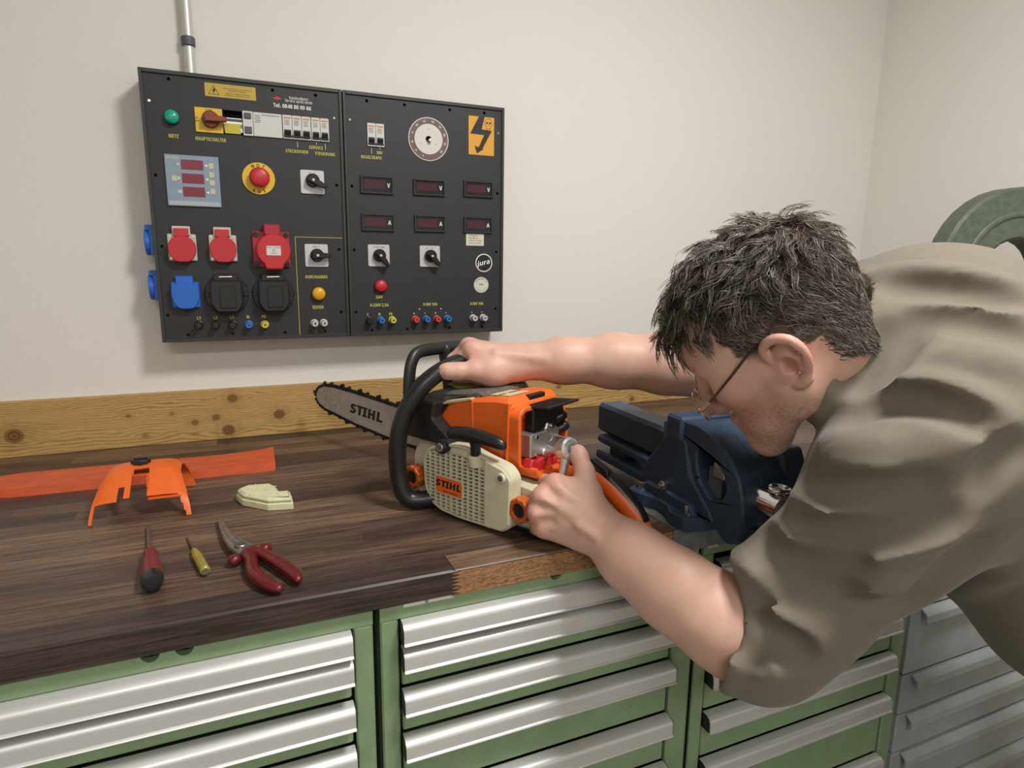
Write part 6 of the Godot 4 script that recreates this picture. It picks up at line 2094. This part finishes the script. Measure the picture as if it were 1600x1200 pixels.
func person() -> void:
	head_frame()
	var base := Vector3(1.05, 0, 1.32)
	var t := thing("person", "man in a brown long-sleeved shirt and glasses bending over the chainsaw", "person", base)
	var home := at(-base.x, -base.y, -base.z)
	var n := FastNoiseLite.new()
	n.seed = 12
	n.frequency = 1.0
	# --- skin
	var skin := Hull.new()
	var red := [[hd(0.075, -0.035, 0.05), 0.05, 0.45], [hd(-0.02, 0.01, 0.085), 0.04, 0.5], [hd(0.11, -0.03, 0.0), 0.03, 0.35], [hd(0.03, -0.02, 0.07), 0.05, 0.2]]
	var hf := head_field()
	var face := skin_paint(n, red)
	var head_paint := func(p: Vector3, nn: Vector3) -> Color:
		var q := HB.transposed() * (p - HO)
		var j := n.get_noise_3dv(p * 260.0)
		var c: Color = face.call(p, nn)
		var shape := ((q - Vector3(-0.006, 0.046, 0)) / Vector3(0.101, 0.086, 0.077)).length()
		if shape < 1.045 and hairy(q, 0.010 * j):
			var low := q.y < 0.03 and q.x > 0.0
			c = c.lerp(Color(0.05, 0.037, 0.028), clampf(0.35 + 0.5 * j, 0, 0.7) if low else 0.92)
		# stubble on jaw, chin and upper lip
		var beard := clampf((-0.028 - q.y + 0.25 * maxf(0.0, q.x)) / 0.03, 0, 1) * clampf((q.x + 0.03) / 0.03, 0, 1)
		if q.y < -0.11: beard *= 0.4
		return c.lerp(Color(0.20, 0.13, 0.10), beard * clampf(0.28 + 0.8 * n.get_noise_3dv(p * 420.0), 0, 0.6))
	skin.add(hf, 0.0027, HO - Vector3.ONE * 0.155, HO + Vector3(0.25, 0.15, 0.17), head_paint)
	var af := Field.new()
	arm_left(af)
	var knuckle := []
	for q in [[862, 747, 0.88], [840, 772, 0.87], [832, 800, 0.87], [840, 826, 0.88], [1150, 1050, 0.77], [905, 712, 0.9]]: knuckle.append([px(q[0], q[1], q[2]), 0.03, 0.3])
	var b0 := px(1010, 900, 0.84)
	skin.add(af, 0.003, b0 - Vector3(0.25, 0.22, 0.25), b0 + Vector3(0.38, 0.24, 0.3), skin_paint(n, knuckle))
	af = Field.new()
	arm_right(af)
	b0 = px(930, 565, 1.05)
	skin.add(af, 0.003, b0 - Vector3(0.30, 0.12, 0.2), b0 + Vector3(0.42, 0.14, 0.3), skin_paint(n, [[px(735, 540, 1.03), 0.03, 0.3], [px(745, 575, 1.0), 0.03, 0.25]]))
	var sm := mat(Color(1, 1, 1), 0.5, 0.0, 0.45)
	sm.vertex_color_use_as_albedo = true
	sm.subsurf_scatter_enabled = true
	sm.subsurf_scatter_strength = 0.02
	part(t, "body", skin.mesh(), sm, home)
	# --- shirt
	var sf := shirt_field()
	var cloth := Hull.new()
	# folds: rolls that rise out of the cloth and hollows that sink into it, each fading out at both ends
	var folds := []
	for e in [
		[[1243, 782, 1270, 797, 1330, 803, 1400, 797, 1470, 780, 1540, 762], 0.010, 0.016],
		[[1205, 818, 1246, 846, 1302, 859, 1365, 850, 1440, 834, 1500, 815], 0.010, 0.016],
		[[1188, 835, 1203, 888, 1260, 906, 1330, 920, 1420, 922], 0.009, 0.014],
		[[1150, 862, 1185, 930, 1235, 975, 1280, 1010], 0.011, 0.012],
		[[1128, 890, 1162, 950, 1205, 995, 1250, 1035], 0.010, 0.011],
		[[1122, 925, 1145, 980, 1175, 1025, 1205, 1050], 0.008, 0.010],
		[[1330, 622, 1400, 606, 1480, 610, 1580, 660], 0.006, 0.012],
		[[1280, 728, 1330, 732, 1400, 742, 1470, 735], 0.007, 0.013],
		[[1290, 690, 1340, 700, 1400, 698], 0.005, 0.012],
		[[1366, 605, 1392, 550, 1420, 498], 0.007, 0.010],
		[[1408, 580, 1438, 530, 1500, 500], 0.007, 0.011],
		[[1375, 430, 1430, 426, 1520, 436, 1598, 455], 0.006, 0.012],
		[[1440, 470, 1520, 480, 1598, 502], 0.005, 0.012],
		[[1480, 560, 1540, 560, 1598, 575], 0.005, 0.014],
		[[1420, 720, 1480, 690, 1560, 680], 0.005, 0.014],
		[[1480, 930, 1540, 900, 1598, 890], 0.006, 0.014]]: folds.append([e[0], e[1], e[2], false])
	for e in [
		[[1250, 815, 1295, 832, 1347, 834, 1420, 820, 1490, 800], 0.008, 0.012],
		[[1195, 848, 1225, 878, 1275, 886, 1340, 886], 0.010, 0.013],
		[[1207, 905, 1260, 924, 1330, 940, 1400, 948, 1440, 940], 0.012, 0.012],
		[[1133, 905, 1168, 962, 1212, 1000, 1256, 1032], 0.016, 0.010],
		[[1126, 940, 1148, 988, 1178, 1032], 0.014, 0.009],
		[[1168, 930, 1205, 975, 1250, 1010], 0.013, 0.010],
		[[1272, 752, 1337, 768, 1400, 772, 1460, 760], 0.008, 0.013],
		[[1330, 650, 1365, 632, 1412, 626, 1459, 632, 1530, 662], 0.009, 0.008],
		[[1345, 610, 1368, 560, 1388, 512], 0.009, 0.010],
		[[1384, 585, 1412, 538, 1438, 498], 0.010, 0.011],
		[[1390, 452, 1480, 456, 1570, 472], 0.005, 0.010],
		[[1440, 500, 1530, 512, 1598, 530], 0.005, 0.010],
		[[1540, 845, 1490, 890, 1430, 940], 0.010, 0.012],
		[[1520, 770, 1560, 720, 1598, 700], 0.006, 0.012]]: folds.append([e[0], e[1], e[2], true])
	var rolls := []
	for e in folds:
		var line := []
		for i in range(0, e[0].size(), 2): line.append(Vector3(e[0][i], e[0][i + 1], 0))
		var run := G.curve(line, 6)
		var q := []
		for i in run.size():
			var dir := ray(run[i].x, run[i].y).normalized()
			var h := sf.hit(EYE, dir)
			var e1 := 0.002
			var nrm := Vector3(sf.ev(h + Vector3(e1, 0, 0), sf.all) - sf.ev(h - Vector3(e1, 0, 0), sf.all), sf.ev(h + Vector3(0, e1, 0), sf.all) - sf.ev(h - Vector3(0, e1, 0), sf.all), sf.ev(h + Vector3(0, 0, e1), sf.all) - sf.ev(h - Vector3(0, 0, e1), sf.all)).normalized()
			var high: float = e[1] * pow(maxf(0.0, sin(PI * i / (run.size() - 1.0))), 0.7) - 0.001
			q.append(h + nrm * ((high - e[2]) if not e[3] else (e[2] - high)))
		rolls.append([q, e[2], e[3]])
	for e in rolls:
		for i in e[0].size() - 1: sf.bone(e[0][i], e[0][i + 1], e[1], e[1], 0.016, 2 if e[2] else 0)
	# open the neck and the cuff, then add their bands
	var nt := px(1351, 431, 0.772)
	var nf := px(1274, 652, 0.765)
	var nc := (nt + nf) / 2.0
	var w := (nt - nf) / 2.0
	var u := px(1308, 562, 0.692) - nc
	var axis := u.cross(w).normalized()
	if axis.dot(HO - nc) < 0.0: axis = -axis
	sf.bone(nc + axis * 0.068, nc + axis * 0.069, 0.108, 0.108, 0.004, 2)
	var ring := []
	for i in 29:
		var a := TAU * i / 28.0
		ring.append(nc + u.normalized() * cos(a) * 0.079 + w.normalized() * sin(a) * 0.084 + axis * 0.003)
	sf.chain(ring, range(29).map(func(_i): return 0.0100), 0.010)
	var cuff := px(1142, 977, 0.792)
	var cdir := (px(1040, 912, 0.82) - px(1160, 989, 0.788)).normalized()
	var cut := (cdir * 0.62 + (px(1047, 1008, 0.81) - px(1141, 980, 0.79)).normalized() * 0.38).normalized()
	sf.bone(cuff + cut * 0.100, cuff + cut * 0.101, 0.122, 0.122, 0.004, 2)
	var cu := cdir.cross(Vector3(0, 1, 0)).normalized()
	var cw := cdir.cross(cu).normalized()
	var ring3 := []
	for i in 29:
		var a := TAU * i / 28.0
		var q := cuff + cu * cos(a) * 0.068 + cw * sin(a) * 0.068
		ring3.append(q - cdir * ((q - cuff).dot(cut) / cdir.dot(cut)) - cdir * 0.004)
	sf.chain(ring3, range(29).map(func(_i): return 0.0065), 0.008)
	var cn := FastNoiseLite.new()
	cn.seed = 3
	cn.frequency = 1.0
	var cloth_paint := func(p: Vector3, _nn: Vector3) -> Color:
		var k := 1.0 + 0.05 * cn.get_noise_3dv(p * 60.0)
		return Color(0.180 * k, 0.155 * k, 0.120 * k)
	cloth.add(sf, 0.005, Vector3(0.33, 0.72, 0.72), Vector3(1.32, 1.5, 1.66), cloth_paint)
	cloth.relax(3)
	var cm := tri(mat(Color(1, 1, 1), 0.9, 0.0, 0.2), Vector3.ONE * 14.0)
	cm.vertex_color_use_as_albedo = true
	cm.rim_enabled = true
	cm.rim = 0.3
	var weave: Image = streak_image(201, 256, 256, [[120.0, 120.0, 0.6], [200.0, 60.0, 0.4]], 0.0, 1.0)
	weave.convert(Image.FORMAT_RGBA8)
	weave.bump_map_to_normal_map(2.0)
	cm.normal_enabled = true
	cm.normal_texture = tex(weave)
	cm.normal_scale = 0.25
	part(t, "shirt", cloth.mesh(), cm, home, "brown-olive long-sleeved shirt with rolled cuffs")
	hair(t, home, hf)
	var ng := G.new()
	ng.xf = Transform3D(Basis(HB.x, HB.y, HB.z), px(692, 576, 1.0005))
	ng.xf = Transform3D(Basis((px(700, 577, 1.0) - px(690, 577, 1.0)).normalized(), Vector3(0, 1, 0), Vector3(-0.35, 0.35, 0.85).normalized()), px(693, 577, 0.9985))
	ng.ball(Vector3.ZERO, Vector3(0.0068, 0.0062, 0.0022), 14, 8)
	part(t, "thumb_nail", ng.mesh(60), mat(hexc("c99a86"), 0.3), home)
	# --- trousers and shoes
	var tf := Field.new()
	var hip := px(1850, 900, 0.88)
	tf.bone(px(1760, 850, 0.85), hip, 0.14, 0.155, 0.05)
	for s: float in [-1.0, 1.0]:
		var side := Vector3(0.30, 0, -0.92) * 0.10 * s
		var h0 := Vector3(hip.x + 0.05, 0.92, hip.z) + side
		var k0 := Vector3(hip.x + 0.16, 0.50, hip.z) + side * 1.2
		var a0 := Vector3(hip.x + 0.22, 0.09, hip.z + 0.04) + side * 1.4
		tf.chain([h0, k0, a0], [0.105, 0.080, 0.065], 0.04)
	var leg := Hull.new()
	leg.add(tf, 0.012, Vector3(hip.x - 0.35, 0.02, hip.z - 0.35), Vector3(hip.x + 0.50, 1.25, hip.z + 0.40), func(_p, _n2): return Color(0.03, 0.02, 0.022))
	var tm := mat(Color(1, 1, 1), 0.9, 0.0, 0.2)
	tm.vertex_color_use_as_albedo = true
	part(t, "trousers", leg.mesh(), tm, home)
	var shoe := Hull.new()
	for s: float in [-1.0, 1.0]:
		var side := Vector3(0.30, 0, -0.92) * 0.14 * s
		var q := Vector3(hip.x + 0.22, 0.055, hip.z + 0.04) + side
		var ff := Field.new()
		ff.bone(q, q + Vector3(-0.17, -0.012, -0.05), 0.052, 0.042, 0.02)
		ff.bone(q + Vector3(0.02, 0.0, 0.0), q + Vector3(0.01, 0.05, 0), 0.05, 0.05, 0.02)
		shoe.add(ff, 0.01, q - Vector3(0.3, 0.1, 0.2), q + Vector3(0.15, 0.15, 0.2), func(_p, _n2): return Color(0.015, 0.014, 0.013))
	part(t, "shoes", shoe.mesh(), tm, home)

# where hair grows, in the head's own axes
func hairy(q: Vector3, slack := 0.0) -> bool:
	var lim: float
	var f := q.x
	if f > 0.062: lim = 0.080
	elif f > 0.030: lim = lerpf(0.046, 0.080, (f - 0.030) / 0.032)
	elif f > -0.008: lim = 0.042
	elif f > -0.045: lim = lerpf(-0.018, 0.042, (f + 0.045) / 0.037)
	else: lim = lerpf(-0.060, -0.018, clampf((f + 0.10) / 0.055, 0, 1))
	if f > 0.010 and f < 0.034 and absf(q.z) > 0.055: lim = minf(lim, -0.012)
	return q.y > lim + slack

func hair(t: Node3D, home: Transform3D, hf: Field) -> void:
	var rng := RandomNumberGenerator.new()
	rng.seed = 77
	var v := PackedVector3Array()
	var nn := PackedVector3Array()
	var cc := PackedColorArray()
	var ti := PackedInt32Array()
	var C := Vector3(-0.006, 0.046, 0)
	var R := Vector3(0.101, 0.086, 0.077)
	var guides := 0
	var tries := 0
	while guides < 1250 and tries < 16000:
		tries += 1
		var d := Vector3(rng.randfn(), rng.randfn(), rng.randfn()).normalized()
		var root := C + d * R
		var nape := tries % 3 == 2
		if nape:
			d = Vector3(rng.randf_range(-1.0, -0.25), rng.randf_range(-0.2, 0.0), rng.randf_range(-0.2, 1.0)).normalized()
			var o3 := hd(-0.035, rng.randf_range(-0.055, 0.03), 0.0) + HB * d * 0.14
			root = HB.transposed() * (hf.hit(o3, -(HB * d), 0.0) - HO)
			if root.x > -0.012 or not hairy(root): continue
		elif not hairy(root): continue
		if root.z < -0.045 and rng.randf() < 0.6: continue
		guides += 1
		var top := smoothstep(0.055, 0.105, root.y)
		var front := smoothstep(0.02, 0.08, root.x)
		var L := lerpf(0.018, 0.060, maxf(top, front * 1.3)) * rng.randf_range(0.75, 1.2)
		var back := smoothstep(-0.02, -0.08, root.x)
		L = lerpf(L, maxf(L, 0.034), back * smoothstep(-0.03, 0.05, root.y))
		if nape: L = rng.randf_range(0.014, 0.022)
		var lift := lerpf(0.004, 0.025, maxf(top, front * 1.45)) * rng.randf_range(0.25, 1.0)
		var phase := rng.randf() * TAU
		var wob := lerpf(0.10, 0.75, top)
		var grey := lerpf(0.55, 0.13, smoothstep(0.045, 0.085, root.y)) * lerpf(1.0, 0.6, back)
		var lock_tone := rng.randf_range(0.7, 1.4)
		var m := 9
		var path := []
		var p := root
		var dir := Vector3.ZERO
		var sway := Vector3(rng.randfn(), rng.randfn(), rng.randfn()) * 0.35
		for k in m:
			path.append(p)
			var o := (p - C) / (R * R)
			o = o.normalized()
			# combing: forwards and to the sides on top, down and back along the sides
			var comb := Vector3(lerpf(-0.75, 0.55, top) + 0.25 * front, lerpf(-0.8, -0.15, top) - 0.3 * back, 0.45 * signf(root.z + 0.01) * top) + sway
			if nape:
				o = d
				comb = Vector3(-0.5, -1.0, 0.0) + sway * 0.6
			comb = (comb - o * comb.dot(o)).normalized()
			var u := float(k) / m
			var h := ((p - C) / R).length()
			var want := 1.0 + lift / 0.085 * minf(1.0, u * 3.0)
			var curl := o.cross(comb) * sin(phase + u * 9.0) * wob
			dir = (comb + curl + o * (clampf((want - h) * 7.0, -0.8, 1.3) if not nape else 0.06)).normalized() if k else (o * (0.9 if not nape else 0.35) + comb * 0.6).normalized()
			p += dir * L / m
			var hh := ((p - C) / R).length()
			if not nape and hh < 1.012: p = C + (p - C) * (1.012 / hh)
		var kids := 15 if top > 0.3 else 13
		for c in kids:
			var off := Vector3(rng.randfn(), rng.randfn(), rng.randfn()) * lerpf(0.0050, 0.0042, top)
			var o0 := d
			off -= o0 * off.dot(o0)
			var ph2 := rng.randf() * TAU
			var own := rng.randf_range(0.8, 1.15)
			var col: Color
			if rng.randf() < grey: col = Color(0.27, 0.245, 0.21) * rng.randf_range(0.7, 1.25)
			elif rng.randf() < 0.34: col = Color(0.16, 0.125, 0.095) * lock_tone
			else: col = Color(0.068, 0.052, 0.040) * lock_tone
			var r0 := rng.randf_range(0.00042, 0.00066)
			var b0 := v.size()
			var prev := Vector3.ZERO
			for k in m:
				var u := float(k) / (m - 1)
				var q: Vector3 = root + (path[k] - root) * own + off * (1.0 - 0.55 * u) + Vector3(sin(ph2 + u * 5.0), cos(ph2 * 1.7 + u * 6.0), sin(ph2 * 2.3 + u * 4.0)) * 0.0011 * u
				var w := HO + HB * q
				var ax := (w - prev).normalized() if k else HB * o0
				prev = w
				var s1 := ax.cross(Vector3(0.31, 0.9, 0.2)).normalized()
				var s2 := ax.cross(s1)
				var r := r0 * (1.0 - 0.75 * u * u)
				for e in 3:
					var a := TAU * e / 3.0
					var x := s1 * cos(a) + s2 * sin(a)
					v.append(w + x * r)
					nn.append(x)
					cc.append(col)
				if k:
					var b := b0 + k * 3
					for e in 3:
						var f := (e + 1) % 3
						ti.append_array([b + e - 3, b + e, b + f, b + e - 3, b + f, b + f - 3])
	# eyebrows
	for s: float in [-1.0, 1.0]:
		for i in 120:
			var u := rng.randf()
			var q := Vector3(lerpf(0.099, 0.084, u), 0.034 + 0.004 * sin(u * 3.0) + rng.randf_range(-0.003, 0.003), lerpf(0.012, 0.048, u) * s)
			var e := q + Vector3(rng.randf_range(-0.001, 0.002), rng.randf_range(0.000, 0.003), s * rng.randf_range(0.004, 0.009))
			var b := v.size()
			for w in [q, e]:
				for k in 3:
					var a := TAU * k / 3.0
					v.append(HO + HB * (w + Vector3(cos(a) * 0.0004, sin(a) * 0.0004, 0)))
					nn.append(HB * Vector3(cos(a), sin(a), 0))
					cc.append(Color(0.06, 0.042, 0.03))
			for k in 3:
				var f := (k + 1) % 3
				ti.append_array([b + k, b + k + 3, b + f + 3, b + k, b + f + 3, b + f])
	var arr := []
	arr.resize(Mesh.ARRAY_MAX)
	arr[Mesh.ARRAY_VERTEX] = v
	arr[Mesh.ARRAY_NORMAL] = nn
	arr[Mesh.ARRAY_COLOR] = cc
	arr[Mesh.ARRAY_INDEX] = ti
	var am := ArrayMesh.new()
	am.add_surface_from_arrays(Mesh.PRIMITIVE_TRIANGLES, arr)
	var hm := mat(Color(1, 1, 1), 0.42, 0.0, 0.5)
	hm.vertex_color_use_as_albedo = true
	var o := part(t, "hair", am, hm, home, "wavy dark brown hair, greying at the sides")
	o.set_meta("kind", "stuff")

# ---------------------------------------------------------------- what he wears and holds
func glasses() -> void:
	var t := thing("eyeglasses", "thin-rimmed glasses with dark temples on the man's nose", "glasses", HO)
	var gold := mat(hexc("b9b09a"), 0.22, 0.95)
	var dark := mat(hexc("4a2a2a"), 0.35, 0.2)
	var home := at(-HO.x, -HO.y, -HO.z)
	for s: float in [-1.0, 1.0]:
		var g := G.new()
		g.tube(G.curve([hd(-0.022, 0.016, 0.079 * s), hd(-0.010, 0.031, 0.080 * s), hd(0.010, 0.034, 0.080 * s), hd(0.050, 0.018, 0.077 * s), hd(0.092, 0.000, 0.068 * s)], 4), 0.0014, 8, 1.6)
		part(t, "temple", g.mesh(60), dark, home, "dark red-brown temple")
		g = G.new()
		g.tube(PackedVector3Array([hd(0.092, 0.000, 0.0685 * s), hd(0.106, -0.005, 0.064 * s), hd(0.112, -0.007, 0.057 * s)]), [0.0022, 0.0021, 0.0016], 8)
		part(t, "end_piece", g.mesh(60), gold, home)
		var ring := []
		for i in 28:
			var a := TAU * i / 28.0
			ring.append(hd(0.114 - 0.10 * absf(sin(a)) * 0.0 - 0.004 * cos(a) * s, -0.012 + 0.0185 * sin(a), 0.033 * s + 0.0245 * cos(a)))
		g = G.new()
		g.tube(PackedVector3Array(ring), 0.0009, 6, 1.0, false, Vector3.ZERO, true)
		var rim := part(t, "rim", g.mesh(60), gold, home)
		g = G.new()
		g.loft([PackedVector3Array(ring.map(func(p): return p + HB.x * 0.0006)), PackedVector3Array(ring.map(func(p): return p - HB.x * 0.0006))])
		var lens := mat(Color(0.95, 0.97, 0.97, 0.06), 0.03)
		lens.transparency = BaseMaterial3D.TRANSPARENCY_ALPHA
		part(rim, "lens", g.mesh(), lens, Transform3D(), "clear lens")
		g = G.new()
		g.ball(hd(0.106, -0.014, 0.0115 * s), Vector3(0.0016, 0.004, 0.0022), 8, 6)
		part(t, "nose_pad", g.mesh(60), lens, home)
	var g2 := G.new()
	g2.tube(G.curve([hd(0.1145, -0.004, -0.0095), hd(0.119, -0.001, 0.0), hd(0.1145, -0.004, 0.0095)], 4), 0.0010, 6)
	part(t, "bridge", g2.mesh(60), gold, home)

func ratchet() -> void:
	var hp := px(886, 702, 0.920)
	var t := thing("ratchet_wrench", "small chrome ratchet with a socket extension held at the carburettor", "ratchet", hp)
	var home := at(-hp.x, -hp.y, -hp.z)
	var tip := px(843, 707, 0.972)
	var ax := (tip - hp).normalized()
	var low := px(862, 836, 0.918)
	var down := (low - hp).normalized()
	var satin := mat(hexc("d4d3d0"), 0.28, 0.8)
	var g := G.new()
	g.cyl(hp - ax * 0.011, hp + ax * 0.011, 0.0165, 24, 0.003)
	var head := part(t, "ratchet_head", g.mesh(), satin, home)
	g = G.new()
	g.cyl(hp - ax * 0.0125, hp - ax * 0.0105, 0.0085, 18, 0.0008)
	part(head, "head_cover", g.mesh(), M.grey_dark)
	g = G.new()
	g.cyl(hp - ax * 0.0135, hp - ax * 0.012, 0.004, 12)
	part(head, "quick_release", g.mesh(), satin)
	g = G.new()
	g.tube(PackedVector3Array([hp + down * 0.008, hp + down * 0.022, hp + down * 0.038, hp + down * 0.05, hp + down * 0.09, hp + down * 0.125]), [0.0105, 0.0068, 0.0055, 0.0062, 0.0078, 0.0074], 14)
	part(t, "handle", g.mesh(60), satin, home)
	g = G.new()
	g.cyl(hp + ax * 0.010, hp + ax * 0.024, 0.0078, 18, 0.001)
	g.cyl(hp + ax * 0.024, tip - ax * 0.012, 0.0048, 14)
	g.cyl(tip - ax * 0.016, tip, 0.0068, 18, 0.0008)
	part(t, "socket_extension", g.mesh(), satin, home)

func _ready() -> void:
	make_materials()
	set_view()
	room()
	worktop()
	backboard()
	cabinets()
	conduit()
	panels()
	saw()
	bench_tools()
	vice()
	press()
	person()
	glasses()
	ratchet()
